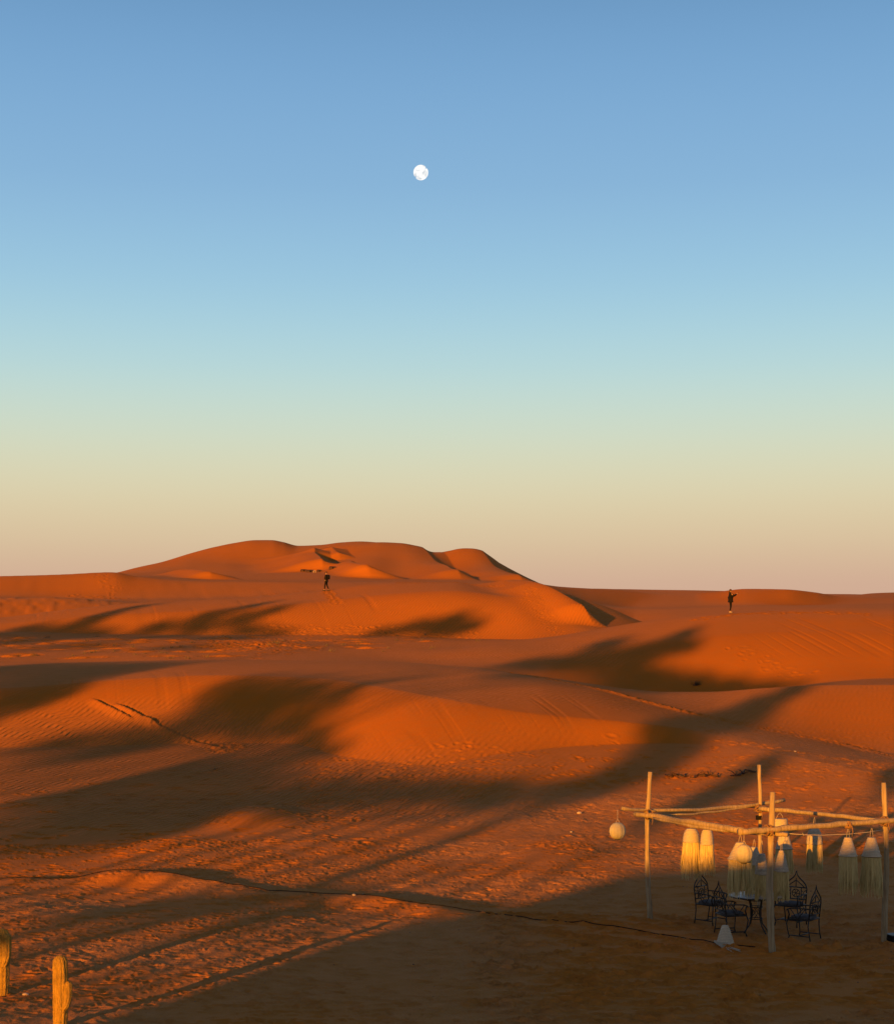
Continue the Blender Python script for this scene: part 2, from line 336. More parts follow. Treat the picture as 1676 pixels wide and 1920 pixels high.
# rough trampled relief
rough = sstep(20, 24, GR) * sstep(64, 54, GR) * front * np.clip(0.6 + 0.8 * vnoise(GX, GY, 3.0, 3), 0.3, 1.0) * sstep(600, 900, PXG + (46 - DG) * 60 + 260)
shadezone = np.clip(1 - 0.0 * GX, 0, 1)
GZ += rough * (0.013 * vnoise(GX, GY, 0.42, 0) + 0.008 * vnoise(GX, GY, 0.20, 1) + 0.006 * vnoise(GX, GY, 0.13, 3) + 0.016 * vnoise(GX, GY, 0.9, 2))
# sand lip under the cable: blown sand banked against it
cd, cs = seg_dist(GX, GY, CABLE)
lip = front * np.where(cs < 0, sstep(1.3, 0.15, cd), sstep(0.8, 0.0, cd)) * sstep(-13, -9, GX) * sstep(1.8, -0.5, GX) * (0.15 + 0.09 * vnoise(GX, GY, 1.3, 1))
GZ += lip
# low mound in front of the near dune
mx, my = col_hit(475, 1540); GZ += 0.42 * np.exp(-(((GX - mx) / 1.5) ** 2 + ((GY - my) / 2.0) ** 2) ** 1.2)
# slide marks running down the faces
cc = GX * 0.976 + GY * 0.22; al = GY * 0.976 - GX * 0.22
def fine(a, b, sc, k): return np.maximum(0, 1 - np.abs(vnoise(a, b * 0.03, sc, k)) * 5) ** 1.0
sl = fine(cc, al, 0.55, 0) * sstep(-.1, .5, vnoise(cc, al * .3, 1.6, 1)) + .6 * fine(cc, al, 0.33, 2) * sstep(0, .5, vnoise(cc, al * .3, 1.1, 3))
slA = front * sstep(0, 3, DG - toe_d) * sstep(10, 6, DG - toe_d) * sstep(560, 700, PXG) * sstep(1350, 1000, PXG)
slA2 = front * sstep(2, 5, DG - toe_d) * sstep(12, 8, DG - toe_d) * sstep(60, 150, PXG) * sstep(460, 330, PXG) * 0.7
GZ -= (slA + slA2) * 0.019 * sl
sl2 = -(fine(cc, al, 0.9, 1) * sstep(0, .5, vnoise(cc, al * .3, 3.0, 1)) + .6 * fine(cc, al, 0.5, 3) * sstep(.1, .6, vnoise(cc, al * .3, 2.1, 0)))
slB = front * sstep(98, 101, DG) * sstep(113, 108, DG) * sstep(1180, 1450, PXG)
slD = front * sstep(126, 129, DG) * sstep(143, 138, DG) * sstep(1100, 1000, PXG) * 0.6
slE = front * sstep(185, 190, DG) * sstep(212, 204, DG) * sstep(900, 500, PXG)
GZ += (slB * 0.035 + slD * 0.04) * sl2 + slE * 0.02 * vnoise(cc, al * 0.06, 1.1, 2) + front * sstep(160, 164, DG) * sstep(184, 176, DG) * sstep(420, 200, PXG) * 0.05 * vnoise(cc, al * .3, 0.7, 1)
# where wind ripples show
RIP = front * sstep(46, 52, DG) * sstep(8.5, 5.5, DG - toe_d) * sstep(1150, 850, PXG + 0 * DG) * (0.35 + 0.65 * sstep(-0.4, 0.3, vnoise(GX, GY, 6.0, 2)))
RIP = RIP * sstep(4.5, 0.0, DG - toe_d - 1.5 * sstep(460, 380, PXG))
RIP = np.maximum(RIP, 0.14 * front * sstep(4, 8, DG - toe_d) * sstep(90, 84, DG)) 
RIP = np.maximum(RIP, 0.3 * front * sstep(96, 99, DG) * sstep(1250, 1100, PXG))
TRO = np.clip(rough + 0.6 * sstep(47, 66, DG) * sstep(1250, 1450, PXG) * front * sstep(74, 66, DG), 0, 1)

C, N = GX.shape
V = np.stack([GX, GY, GZ], -1).reshape(-1, 3)
ii, jj = np.meshgrid(np.arange(C - 1), np.arange(N - 1), indexing='ij')
a = ii * N + jj
Fq = np.stack([a, a + N, a + N + 1, a + 1], -1).reshape(-1, 4)[:, ::-1]
me = mesh_from_arrays('sand_ground', V, Fq)
for nm, arr in (('ripple', RIP), ('trample', TRO)):
    at_ = me.attributes.new(nm, 'FLOAT', 'POINT'); at_.data.foreach_set('value', np.ascontiguousarray(arr, dtype=np.float32).ravel())
ground = bpy.data.objects.new('sand_ground', me); scene.collection.objects.link(ground)
ground['kind'] = 'structure'; ground['label'] = 'orange desert sand rising into dunes'

# ---------------------------------------------------------------- materials
class NT:
    def __init__(s, name):
        s.m = bpy.data.materials.new(name); s.m.use_nodes = True; s.t = s.m.node_tree; s.t.nodes.clear()
        s.out = s.n('ShaderNodeOutputMaterial'); s.b = s.n('ShaderNodeBsdfPrincipled')
        s.l(s.b.outputs[0], s.out.inputs['Surface']); s.b.inputs['Roughness'].default_value = 0.9
        s.b.inputs['Specular IOR Level'].default_value = 0.1
    def n(s, typ, **kw):
        nd = s.t.nodes.new(typ)
        for k, v in kw.items(): setattr(nd, k, v)
        return nd
    def l(s, a, b): s.t.links.new(a, b)
    def noise(s, vec, scale, detail=4, rough=0.55, dist=0):
        q = s.n('ShaderNodeTexNoise'); q.inputs['Scale'].default_value = scale; q.inputs['Detail'].default_value = detail
        q.inputs['Roughness'].default_value = rough; q.inputs['Distortion'].default_value = dist
        if vec is not None: s.l(vec, q.inputs['Vector'])
        return q.outputs['Fac']
    def rng(s, v, a, b, c, d):
        q = s.n('ShaderNodeMapRange'); s.l(v, q.inputs[0])
        for i, k in enumerate((a, b, c, d)): q.inputs[1 + i].default_value = k
        return q.outputs[0]
    def math(s, op, a, b=None):
        q = s.n('ShaderNodeMath', operation=op)
        for i, v in enumerate((a, b)):
            if v is None: continue
            if isinstance(v, (int, float)): q.inputs[i].default_value = v
            else: s.l(v, q.inputs[i])
        return q.outputs[0]
    def mix(s, f, a, b):
        q = s.n('ShaderNodeMix', data_type='RGBA')
        if isinstance(f, (int, float)): q.inputs['Factor'].default_value = f
        else: s.l(f, q.inputs['Factor'])
        for nm, v in (('A', a), ('B', b)):
            if isinstance(v, tuple): q.inputs[nm].default_value = (*v[:3], 1)
            else: s.l(v, q.inputs[nm])
        return q.outputs['Result']
    def bump(s, h, dist, strength=1.0, normal=None):
        q = s.n('ShaderNodeBump'); q.inputs['Distance'].default_value = dist; q.inputs['Strength'].default_value = strength
        s.l(h, q.inputs['Height'])
        if normal is not None: s.l(normal, q.inputs['Normal'])
        return q.outputs[0]
    def mapping(s, vec, scale=(1,1,1), rot=(0,0,0)):
        q = s.n('ShaderNodeMapping'); q.inputs['Scale'].default_value = scale; q.inputs['Rotation'].default_value = rot
        s.l(vec, q.inputs['Vector']); return q.outputs[0]
def sand_material():
    t = NT('sand'); tc = t.n('ShaderNodeTexCoord').outputs['Object']
    rip = t.n('ShaderNodeAttribute', attribute_name='ripple').outputs['Fac']
    tro = t.n('ShaderNodeAttribute', attribute_name='trample').outputs['Fac']
    n1 = t.noise(tc, 0.12, 5); n2 = t.noise(tc, 1.7, 6, 0.65); n3 = t.noise(tc, 30, 3, 0.6)
    c = t.mix(t.rng(n1, .35, .65, 0, 1), (0.40, 0.122, 0.007), (0.36, 0.115, 0.009))
    ge = t.n('ShaderNodeNewGeometry'); sp = t.n('ShaderNodeSeparateXYZ'); t.l(ge.outputs['True Normal'], sp.inputs[0])
    gentle = t.rng(sp.outputs['Z'], .972, .994, 0, 1)       # coarser, browner grains stay on gentle ground, fine orange sand on the faces
    c = t.mix(t.math('MULTIPLY', gentle, 0.8), c, (0.41, 0.168, 0.050))
    c = t.mix(t.math('MULTIPLY', rip, 0.6), c, (0.40, 0.175, 0.060)); c = t.mix(tro, c, (0.43, 0.203, 0.078))
    c = t.mix(t.rng(n2, .4, .72, 0, 0.6), c, (0.32, 0.128, 0.022))
    c = t.mix(t.rng(n3, .4, .75, 0, 0.6), c, (0.46, 0.165, 0.015))
    t.l(c, t.b.inputs['Base Color'])
    # wind ripples about a hand wide, bent by the wind
    bend = t.noise(tc, 0.5, 2)
    mp = t.mapping(tc, (1, 1, 0.3), (0, 0, R(24)))
    w = t.n('ShaderNodeTexWave', wave_type='BANDS', bands_direction='X', wave_profile='SIN')
    w.inputs['Scale'].default_value = 1.15; w.inputs['Distortion'].default_value = 5.0; w.inputs['Detail'].default_value = 2; w.inputs['Detail Scale'].default_value = 0.6
    t.l(mp, w.inputs['Vector'])
    hr = t.math('MULTIPLY', w.outputs['Fac'], rip)
    b0 = t.bump(hr, 0.085, 1.0)
    g = t.math('MULTIPLY', t.noise(tc, 6.0, 6, 0.7), t.math('ADD', t.math('MULTIPLY', tro, 1.0), 0.12))
    b1 = t.bump(g, 0.07, 0.8, b0)
    b2 = t.bump(t.noise(tc, 22.0, 5, 0.7), 0.012, 0.7, b1)
    t.l(b2, t.b.inputs['Normal']); t.b.inputs['Roughness'].default_value = 0.95; t.b.inputs['Specular IOR Level'].default_value = 0.05
    return t.m
ground.data.materials.append(sand_material())

# ---------------------------------------------------------------- object helpers
col = scene.collection
class MB:
    """collects shapes, then links them as one mesh object"""
    def __init__(s): s.v = []; s.f = []
    def quad(s, *p):
        n = len(s.v); s.v += [tuple(q) for q in p]; s.f.append(tuple(range(n, n + len(p))))
    def box(s, c, size, rz=0.0, jit=None):
        cx, cy, cz = c; a, b, h = size[0] / 2, size[1] / 2, size[2] / 2; n = len(s.v)
        co, si = math.cos(rz), math.sin(rz)
        for dz in (-h, h):
            for dx, dy in ((-a, -b), (a, -b), (a, b), (-a, b)):
                s.v.append((cx + dx * co - dy * si, cy + dx * si + dy * co, cz + dz))
        for f in ((0,3,2,1),(4,5,6,7),(0,1,5,4),(1,2,6,5),(2,3,7,6),(3,0,4,7)): s.f.append(tuple(n + i for i in f))
    def tube(s, pts, rad, n=8, cap=True, wob=0.0, seed=0):
        pts = [Vector(p) for p in pts]; k = len(pts)
        rads = rad if isinstance(rad, (list, tuple)) else [rad] * k
        rr_ = random.Random(seed); ref = None; base = len(s.v)
        for i, p in enumerate(pts):
            d = (pts[min(i+1, k-1)] - pts[max(i-1, 0)]).normalized()
            if ref is None: ref = Vector((0, 0, 1)) if abs(d.z) < 0.9 else Vector((1, 0, 0))
            u = d.cross(ref).normalized(); w = u.cross(d).normalized(); ref = w if abs(w.dot(d)) < 0.99 else ref
            for q in range(n):
                a = 2 * math.pi * q / n; r = rads[i] * (1 + (rr_.uniform(-wob, wob) if wob else 0))
                s.v.append(tuple(p + u * (math.cos(a) * r) + w * (math.sin(a) * r)))
        for i in range(k - 1):
            for q in range(n):
                a0 = base + i * n + q; a1 = base + i * n + (q + 1) % n
                s.f.append((a0, a1, a1 + n, a0 + n))
        if cap:
            s.f.append(tuple(base + q for q in range(n))[::-1]); s.f.append(tuple(base + (k - 1) * n + q for q in range(n)))
    def lathe(s, prof, n=24, c=(0, 0, 0), fn=None, close=False):
        base = len(s.v); k = len(prof)
        for i, (r, z) in enumerate(prof):
            for q in range(n):
                a = 2 * math.pi * q / n; rr_ = r * (fn(a, z, i) if fn else 1)
                s.v.append((c[0] + rr_ * math.cos(a), c[1] + rr_ * math.sin(a), c[2] + z))
        for i in range(k - 1):
            for q in range(n):
                a0 = base + i * n + q; a1 = base + i * n + (q + 1) % n
                s.f.append((a0, a1, a1 + n, a0 + n))
        if close:
            s.f.append(tuple(base + q for q in range(n))[::-1]); s.f.append(tuple(base + (k - 1) * n + q for q in range(n)))
    def build(s, name, mat, parent=None, loc=(0, 0, 0), smooth=True):
        me = bpy.data.meshes.new(name); me.from_pydata(s.v, [], s.f)
        if smooth: me.polygons.foreach_set('use_smooth', [True] * len(me.polygons))
        me.validate(); me.update()
        o = bpy.data.objects.new(name, me); col.objects.link(o); o.location = loc
        if mat: me.materials.append(mat)
        if parent: o.parent = parent
        return o
def tag(o, label, cat, group=None, kind=None):
    o['label'] = label; o['category'] = cat
    if group: o['group'] = group
    if kind: o['kind'] = kind
    return o
def empty(name, loc, label, cat, group=None, rz=0.0):
    o = bpy.data.objects.new(name, None); col.objects.link(o); o.location = loc; o.rotation_euler = (0, 0, rz); o.empty_display_size = 0.2
    return tag(o, label, cat, group)
def copy_tree(o, parent=None):
    c = o.copy(); col.objects.link(c)
    if parent: c.parent = parent
    for ch in [q for q in bpy.data.objects if q.parent == o]: copy_tree(ch, c)
    return c
def simple_mat(name, base, var=None, scale=8.0, rough=0.85, bump=0.0, bscale=30.0, spec=0.2, stretch=(1, 1, 1), metal=0.0):
    t = NT(name); tc = t.n('ShaderNodeTexCoord').outputs['Object']; mp = t.mapping(tc, stretch)
    if var: c = t.mix(t.rng(t.noise(mp, scale, 5, 0.6), .35, .65, 0, 1), base, var); t.l(c, t.b.inputs['Base Color'])
    else: t.b.inputs['Base Color'].default_value = (*base, 1)
    if bump: t.l(t.bump(t.noise(mp, bscale, 4, 0.6), bump, 0.8), t.b.inputs['Normal'])
    t.b.inputs['Roughness'].default_value = rough; t.b.inputs['Specular IOR Level'].default_value = spec; t.b.inputs['Metallic'].default_value = metal
    return t.m
M = {}
M['leaf'] = simple_mat('palm_leaf', (0.06, 0.09, 0.03), (0.10, 0.12, 0.04), 3)
M['bark'] = simple_mat('palm_bark', (0.16, 0.10, 0.06), (0.09, 0.06, 0.04), 6, bump=0.03, bscale=12)
M['adobe'] = simple_mat('adobe', (0.36, 0.17, 0.09), (0.30, 0.14, 0.08), 2, bump=0.01)

# ---------------------------------------------------------------- trees and the camp house behind and beside the camera (outside the frame; their shadows cross the sand)
ca, sa = math.cos(SUN_AZ), math.sin(SUN_AZ)
def uva(u, a): return (u * ca + a * sa, -u * sa + a * ca)
# name, position of the trunk across and along the light, foliage masses (across, height on the plane 20 m behind the camera, half width, half height)
TREES = [
 ('A', -56, -40, [(-56.4, 13.4, 1.8, 1.3), (-53.5, 13.4, 2.3, 1.3), (-50.6, 13.2, 2.1, 1.5), (-48.6, 12.9, 1.8, 1.7), (-48.3, 11.2, 1.4, 1.1), (-51.3, 10.6, 2, 2), (-47.5, 9.6, 0.9, 0.9), (-47.0, 11.6, 0.9, 1.1)]),
 ('B', -40, -75, [(-39.9, 12.1, 1.6, 1.3), (-37.8, 12.1, 1.7, 1.4), (-36.2, 12.0, 1.4, 1.1), (-34.2, 12.2, .8, .6), (-33.2, 11.6, .5, .4), (-33.9, 13.0, .4, .4), (-38.6, 11.0, 2.0, 1.1), (-40.8, 9.8, 2.4, 0.8), (-37.0, 10.4, 1.8, 1.0), (-34.8, 10.7, 1.2, 1.1), (-33.1, 9.9, 1.3, 0.8), (-31.5, 9.3, 1.4, 0.5), (-40.6, 8.9, 1.4, 0.7), (-43.1, 9.2, 1.0, 0.6)]),
 ('C', -34, -45, [(-34.5, 7.9, 1.6, 1.2), (-32.4, 7.8, 1.6, 1.3), (-30.2, 7.4, 1.6, 1.2), (-28.0, 7.4, 1.6, 1.0), (-25.9, 7.6, 1.5, 0.8), (-23.8, 7.8, 1.4, 0.7), (-21.9, 8.0, 1.2, 0.5), (-30.2, 6.3, 1.9, 1.0), (-28.4, 6.3, 1.3, 0.8), (-32.6, 6.5, 2.0, 1.0), (-35.2, 6.9, 0.9, 0.5)]),
 ('D', -19.8, -45, [(-18.9, 14.3, 0.9, 0.8), (-19.6, 13.1, 1.2, 1.0), (-19.7, 12.0, 1.5, 1.0), (-19.3, 10.9, 1.6, 0.9), (-18.8, 9.9, 1.5, 0.9), (-18.6, 8.8, 1.3, 0.8), (-19.6, 7.9, 1.5, 0.7), (-21.5, 7.4, 1.3, 0.4)]),
 ('E', -14.6, -40, [(-14.4, 9.0, 0.8, 1.0), (-14.8, 7.9, 0.8, 0.7), (-15.2,7.2,.6,.4)]),
 ('F', -36, -50, [(-35.6, 16.1, 1.8, 1.0), (-33.6, 16.6, 1.8, 1.3), (-34.4, 18.3, 1.3, 0.9), (-31.6, 17.6, 1.5, 1.3), (-30.6, 19.3, 0.9, 1.0), (-29.6, 18.2, 1.2, 0.9), (-31.0, 15.9, 1.8, 1.3), (-29.2, 15.2, 1.9, 1.3), (-27.0, 15.2, 1.8, 1.1), (-24.8, 15.0, 1.7, 0.9), (-22.6, 15.1, 1.5, 0.6), (-21.0, 15.2, 0.9, 0.35), (-30.0,14.2,1.6,.7), (-26.5,14.2,1.5,.6)]),
 ('G', -81, -45, [(-81.0, 20.2, 1.9, 1.0), (-81.3, 21.8, 1.3, 1.1), (-81.7, 23.2, 0.9, 0.8), (-84.0, 20.1, 1.8, .8), (-78.6, 20.0, 1.4, .5)]),
 ('H', -73, -45, [(-75.0, 20.7, 1.6, 1.0), (-72.8, 22.0, 1.3, 1.2), (-71.6, 23.6, 0.9, 0.9), (-72.2, 20.7, 1.6, .8), (-70.0, 21.8, 1.4, 1.2), (-68.6, 23.0, 0.9, 0.8), (-68.0, 20.7, 1.9, 0.8), (-65.6, 20.5, 1.2, 0.5)]),
 ('I', -56, -50, [(-57.6, 20.8, 1.5, 0.7), (-55.6, 21.6, 1.5, 1.0), (-53.6, 22.5, 1.1, 0.8), (-53.7, 21.2, 1.8, 1.0), (-51.9, 21.8, 0.9, 0.9)]),
 ('J', -74, -45, [(-82, 19.0, 3.0, 0.7), (-77, 19.1, 3.0, 0.7), (-71.5, 19.2, 3.0, 0.6), (-66, 19.2, 2.8, 0.6), (-78, 17.9, 3.2, 0.5), (-71, 17.6, 3.4, 0.4), (-63.0, 17.6, 3.4, 0.4)]),
 ('K', -9.9, -34, [(-9.8, 9.2, 0.4, 0.5), (-9.3, 8.6, 0.5, 0.4), (-8.9,9.5,.4,.6)]),
]
TREES.append(('L', -20, -21, [(-21.2, 4.75, .8, .22), (-20.0, 4.9, .8, .26), (-18.9, 5.05, .7, .26), (-17.8, 4.85, .5, .16)]))
TREE_LABELS = {'A': 'tree outside the frame shading the left end of the near dune', 'B': 'tree outside the frame shading the hollow left of the bright near slope',
 'C': 'wide tree outside the frame casting the long dark band before the near dune', 'D': 'tall tree outside the frame casting the shadow that climbs right behind the pergola',
 'E': 'small tree outside the frame casting the short shadow just behind the rear post', 'F': 'spreading tree outside the frame shading the hollow of the right dune',
 'G': 'tree outside the frame casting the leftmost shadow on the third dune', 'H': 'tree outside the frame casting the finger shaped shadow on the third dune',
 'I': 'tree outside the frame shading the foot of the third dune right of the walker', 'J': 'tree outside the frame shading the flats before the third dune',
 'K': 'slim tree outside the frame whose shadow reaches the right edge behind the pergola', 'L': 'low tree outside the frame casting the soft shade below the cable at left'}
def big_tree(u0, a, masses, seed, name):
    rn = np.random.RandomState(seed); rp = random.Random(seed)
    x0, y0 = uva(u0, a); g = ground_z(x0, y0)
    o = empty('shade_tree', (x0, y0, g), TREE_LABELS[name], 'tree', 'trees outside the frame')
    Vs = []; Fs = []; n0 = 0; tr = MB()
    hmin = min(m_[1] - m_[3] for m_ in masses) - (a + 20) * math.tan(SUN_EL) - g
    fork = max(0.6 * hmin, 1.5)
    tr.tube([(0, 0, -0.3), (0.05, 0, fork * 0.5), (0, 0.05, fork), (0.1, 0, fork + 0.8)], [0.26, 0.19, 0.16, 0.12], 10, wob=.08, seed=seed)
    for (u, h, ru, rh) in masses:
        da = rp.uniform(-1.5, 1.5); x, y = uva(u, a + da); hc = h - (a + da + 20) * math.tan(SUN_EL)
        c = np.array([x - x0, y - y0, hc - g])
        n = int(420 * ru * rh + 120)
        q = rn.normal(size=(n, 3)); q /= np.linalg.norm(q, axis=1)[:, None]; rad = rn.rand(n) ** 0.45 * 1.08
        q = q * rad[:, None]
        # across the light, along it, up
        P = np.stack([q[:, 0] * ru * ca + q[:, 1] * ru * 0.8 * sa, -q[:, 0] * ru * sa + q[:, 1] * ru * 0.8 * ca, q[:, 2] * rh], -1) + c
        A = rn.normal(size=(n, 3)); A /= np.linalg.norm(A, axis=1)[:, None]; B = np.cross(A, rn.normal(size=(n, 3))); B /= np.linalg.norm(B, axis=1)[:, None]
        s = rn.uniform(.10, .19, (n, 1))
        Vs.append(np.stack([P - A * s, P + B * s * .6, P + A * s, P - B * s * .6], 1).reshape(-1, 3)); Fs.append(np.arange(n * 4).reshape(-1, 4) + n0); n0 += n * 4
        st = Vector((0, 0, fork)); en = Vector(c); mid = st.lerp(en, 0.5) + Vector((0, 0, 0.12 * (en - st).length))
        tr.tube([st, mid, en], [0.07, 0.05, 0.025], 6)
    me = mesh_from_arrays('crown', np.concatenate(Vs), np.concatenate(Fs)); me.materials.append(M['leaf'])
    c_ = bpy.data.objects.new('crown', me); col.objects.link(c_); c_.parent = o
    tr.build('trunk', M['bark'], o)
for i_, (nm_, u0_, a_, ms_) in enumerate(TREES): big_tree(u0_, a_, ms_, i_ + 5, nm_)
for k_, (u0_, a_, h_) in enumerate([(-23.5, -24, 8), (-21.1, -24, 8), (-18.0, -22, 6.4), (-16.55, -23, 5.6), (-16.0, -26, 7.0), (-22.4, -26, 8), (-19.4, -23, 7.4), (-24.7, -24, 8), (-25.9, -25, 8), (-17.2, -24, 6.8), (-10.7, -28.5, 8.6)]):
    x_, y_ = uva(u0_, a_); o_ = empty('timber_pole', (x_, y_, ground_z(x_, y_)), 'upright timber pole outside the frame casting a streak of shadow', 'pole', 'poles outside the frame')
    b_ = MB(); b_.tube([(0, 0, -.2), (0, 0, h_ - .4)], [.17, .12], 8, wob=.05, seed=k_); b_.build('shaft', M['bark'], o_)
# camp house of earth brick behind the camera: one battered corner, flat roof
def house():
    o = empty('camp_house', (*uva(-7, -24), 0), 'flat roofed earth brick camp house behind the camera', 'house', rz=-SUN_AZ)
    prof = [(-7.95, -0.5), (-8.0, 4.75), (-7.0, 5.2), (-5.8, 5.9), (-3.3, 6.25), (-0.2, 6.65), (1.6, 7.1), (14.0, 7.2), (14.2, -0.5)]
    w = MB(); n = len(prof)
    for y in (-3.5, 3.5):
        for (u, h) in prof: w.v.append((u, y, h))
    w.f.append(tuple(range(n))); w.f.append(tuple(range(n, 2 * n))[::-1])
    for k in range(n): w.f.append((k, k + n, (k + 1) % n + n, (k + 1) % n))
    w.build('wall', M['adobe'], o, smooth=False)
    for k in range(4):
        f = MB(); f.box((-6 + 4 * k, 3.52, 4.0), (1.1, 0.08, 1.4)); f.build('window', M['bark'], o, smooth=False)
    d = MB(); d.box((2, 3.53, 1.05), (1.1, 0.1, 2.1)); d.build('door', M['bark'], o, smooth=False)
house()

# ---------------------------------------------------------------- camp objects on the sand
def W(px, py, d): return Vector(((px - PX0) / F * d, d, EYE - (py - HY) / F * d))
def gpt(px, py):
    """ground point seen at a bearing column and sight row"""
    x, y = col_hit(px, py); return Vector((x, y, ground_z(x, y)))
def flatpt(px, py):
    x, y = flat(px, py); return Vector((x, y, ground_z(x, y)))
def wood_material():
    t = NT('peeled_pole_wood'); tc = t.n('ShaderNodeTexCoord').outputs['Object']
    grain = t.noise(t.mapping(tc, (30, 30, 2.5)), 1.0, 5, 0.6); knot = t.noise(tc, 3.0, 3)
    c = t.mix(t.rng(grain, .35, .7, 0, 1), (0.38, 0.31, 0.20), (0.19, 0.145, 0.085))
    c = t.mix(t.rng(knot, .5, .7, 0, .5), c, (0.22, 0.185, 0.13)); t.l(c, t.b.inputs['Base Color'])
    t.l(t.bump(grain, 0.012, 0.8), t.b.inputs['Normal']); return t.m
M['wood'] = wood_material()
M['rope'] = simple_mat('lashing_rope', (0.30, 0.18, 0.09), (0.2, 0.11, 0.055), 60, bump=0.01, bscale=120)
def weave_material(name, a, b):
    t = NT(name); tc = t.n('ShaderNodeTexCoord').outputs['Object']
    w = t.n('ShaderNodeTexWave', wave_type='BANDS', bands_direction='Z'); w.inputs['Scale'].default_value = 11; w.inputs['Distortion'].default_value = 0.8; w.inputs['Detail'].default_value = 2
    t.l(tc, w.inputs['Vector']); n = t.noise(tc, 45, 4, .7)
    c = t.mix(t.rng(n, .3, .7, 0, 1), a, b); c = t.mix(t.rng(w.outputs['Fac'], .0, .35, .45, 0), c, tuple(q * .45 for q in b)); t.l(c, t.b.inputs['Base Color'])
    t.l(t.bump(t.math('ADD', w.outputs['Fac'], n), 0.010, 0.8), t.b.inputs['Normal']); return t.m
M['weave'] = weave_material('woven_straw', (0.54, 0.50, 0.42), (0.42, 0.375, 0.30))
M['weave_pale'] = weave_material('pale_woven_straw', (0.62, 0.55, 0.43), (0.50, 0.44, 0.33))
M['raffia'] = simple_mat('raffia_strands', (0.62, 0.52, 0.25), (0.44, 0.36, 0.165), 14, stretch=(6, 6, .6))
M['gourd'] = simple_mat('ribbed_lantern_paper', (0.50, 0.48, 0.33), (0.42, 0.38, 0.26), 9, bump=0.006, bscale=30)
M['iron'] = simple_mat('black_iron', (0.010, 0.009, 0.009), (0.022, 0.02, 0.02), 20, rough=0.5, spec=0.4)
M['cushion'] = simple_mat('grey_blue_cushion', (0.085, 0.085, 0.095), (0.05, 0.05, 0.06), 7)
M['cord'] = simple_mat('pale_cord', (0.45, 0.40, 0.33))
M['cable'] = simple_mat('black_cable', (0.01, 0.009, 0.008))
def stone_top():
    t = NT('mosaic_table_top'); tc = t.n('ShaderNodeTexCoord').outputs['Object']
    v = t.n('ShaderNodeTexVoronoi'); v.inputs['Scale'].default_value = 9; t.l(tc, v.inputs['Vector'])
    s = t.n('ShaderNodeSeparateColor'); t.l(v.outputs['Color'], s.inputs[0])
    c = t.mix(t.rng(s.outputs[0], .3, .7, 0, 1), (0.36, 0.35, 0.33), (0.17, 0.17, 0.17)); t.l(c, t.b.inputs['Base Color']); t.b.inputs['Roughness'].default_value = .45; t.b.inputs['Specular IOR Level'].default_value = .4
    return t.m
M['mosaic'] = stone_top()

# -- pergola of four rough posts lashed to poles
PB = {1: flatpt(1218, 1728), 3: flatpt(1449, 1788), 4: flatpt(1657, 1765)}
PB[2] = Vector((6.86, 35.0, ground_z(6.86, 35.0)))
pergola = empty('pergola', (PB[3].x, PB[3].y, PB[3].z), 'open frame of four rough peeled poles lashed together with rope, hung with straw lampshades', 'pergola')
pl = Vector(pergola.location)
def post(i, top, r, bend, seed):
    b = PB[i] - pl; m = MB(); h = top - PB[i].z; rn = random.Random(seed); n = 12
    pts = [(b.x + bend * math.sin(k / n * 3.0) + .010 * math.sin(k / n * 7 + seed) + rn.uniform(-.009, .009), b.y, b.z - 0.25 + (h + 0.25) * k / n) for k in range(n + 1)]
    m.tube(pts, [r * (1.08 - 0.22 * k / n) * rn.uniform(.88, 1.10) for k in range(n + 1)], 12, wob=.09, seed=seed)
    return m.build('post', M['wood'], pergola)
post(1, 3.17, .054, -.05, 1); post(2, 3.24, .049, .03, 2); post(3, 3.04, .064, -.06, 3); post(4, 3.12, .054, .03, 4)
def beam(pts, r0, r1, seed):
    m = MB(); rn = random.Random(seed); P = [p - pl for p in pts]
    Q = []
    for a_, b_ in zip(P[:-1], P[1:]):
        for k in range(4): Q.append(a_.lerp(b_, k / 4) + Vector((rn.uniform(-.008, .008), rn.uniform(-.008, .008), rn.uniform(-.01, .01))))
    Q.append(P[-1]); n = len(Q)
    m.tube(Q, [(r0 + (r1 - r0) * k / n) * rn.uniform(.9, 1.08) for k in range(n)], 10, wob=.07, seed=seed)
    return m.build('beam', M['wood'], pergola)
beam([W(1190, 1527, 33.8), W(1218, 1529, 33.5), W(1280, 1539, 32.4), W(1340, 1549, 31.4), W(1392, 1558, 30.55)], .050, .066, 11)
beam([W(1226, 1534, 33.3), W(1300, 1549, 32.05), W(1360, 1557, 31.05), W(1446, 1563, 29.95), W(1476, 1566, 29.7)], .034, .042, 12)
beam([W(1384, 1560, 29.55), W(1440, 1556, 29.78), W(1500, 1551, 30.05), W(1570, 1546, 30.5), W(1650, 1540, 31.0), W(1745, 1533, 31.7)], .060, .050, 13)
beam([W(1166, 1516, 33.35), W(1218, 1520, 33.78), W(1310, 1518, 34.3), W(1415, 1509, 35.1), W(1470, 1500, 35.5)], .036, .040, 14)
beam([W(1240, 1529, 33.9), W(1300, 1526, 34.15), W(1350, 1521, 34.5), W(1416, 1512, 35.15)], .022, .022, 15)
beam([W(1424, 1516, 34.75), W(1460, 1519, 34.4), W(1530, 1525, 33.4), W(1600, 1533, 32.3), W(1664, 1541, 31.4)], .052, .040, 16)
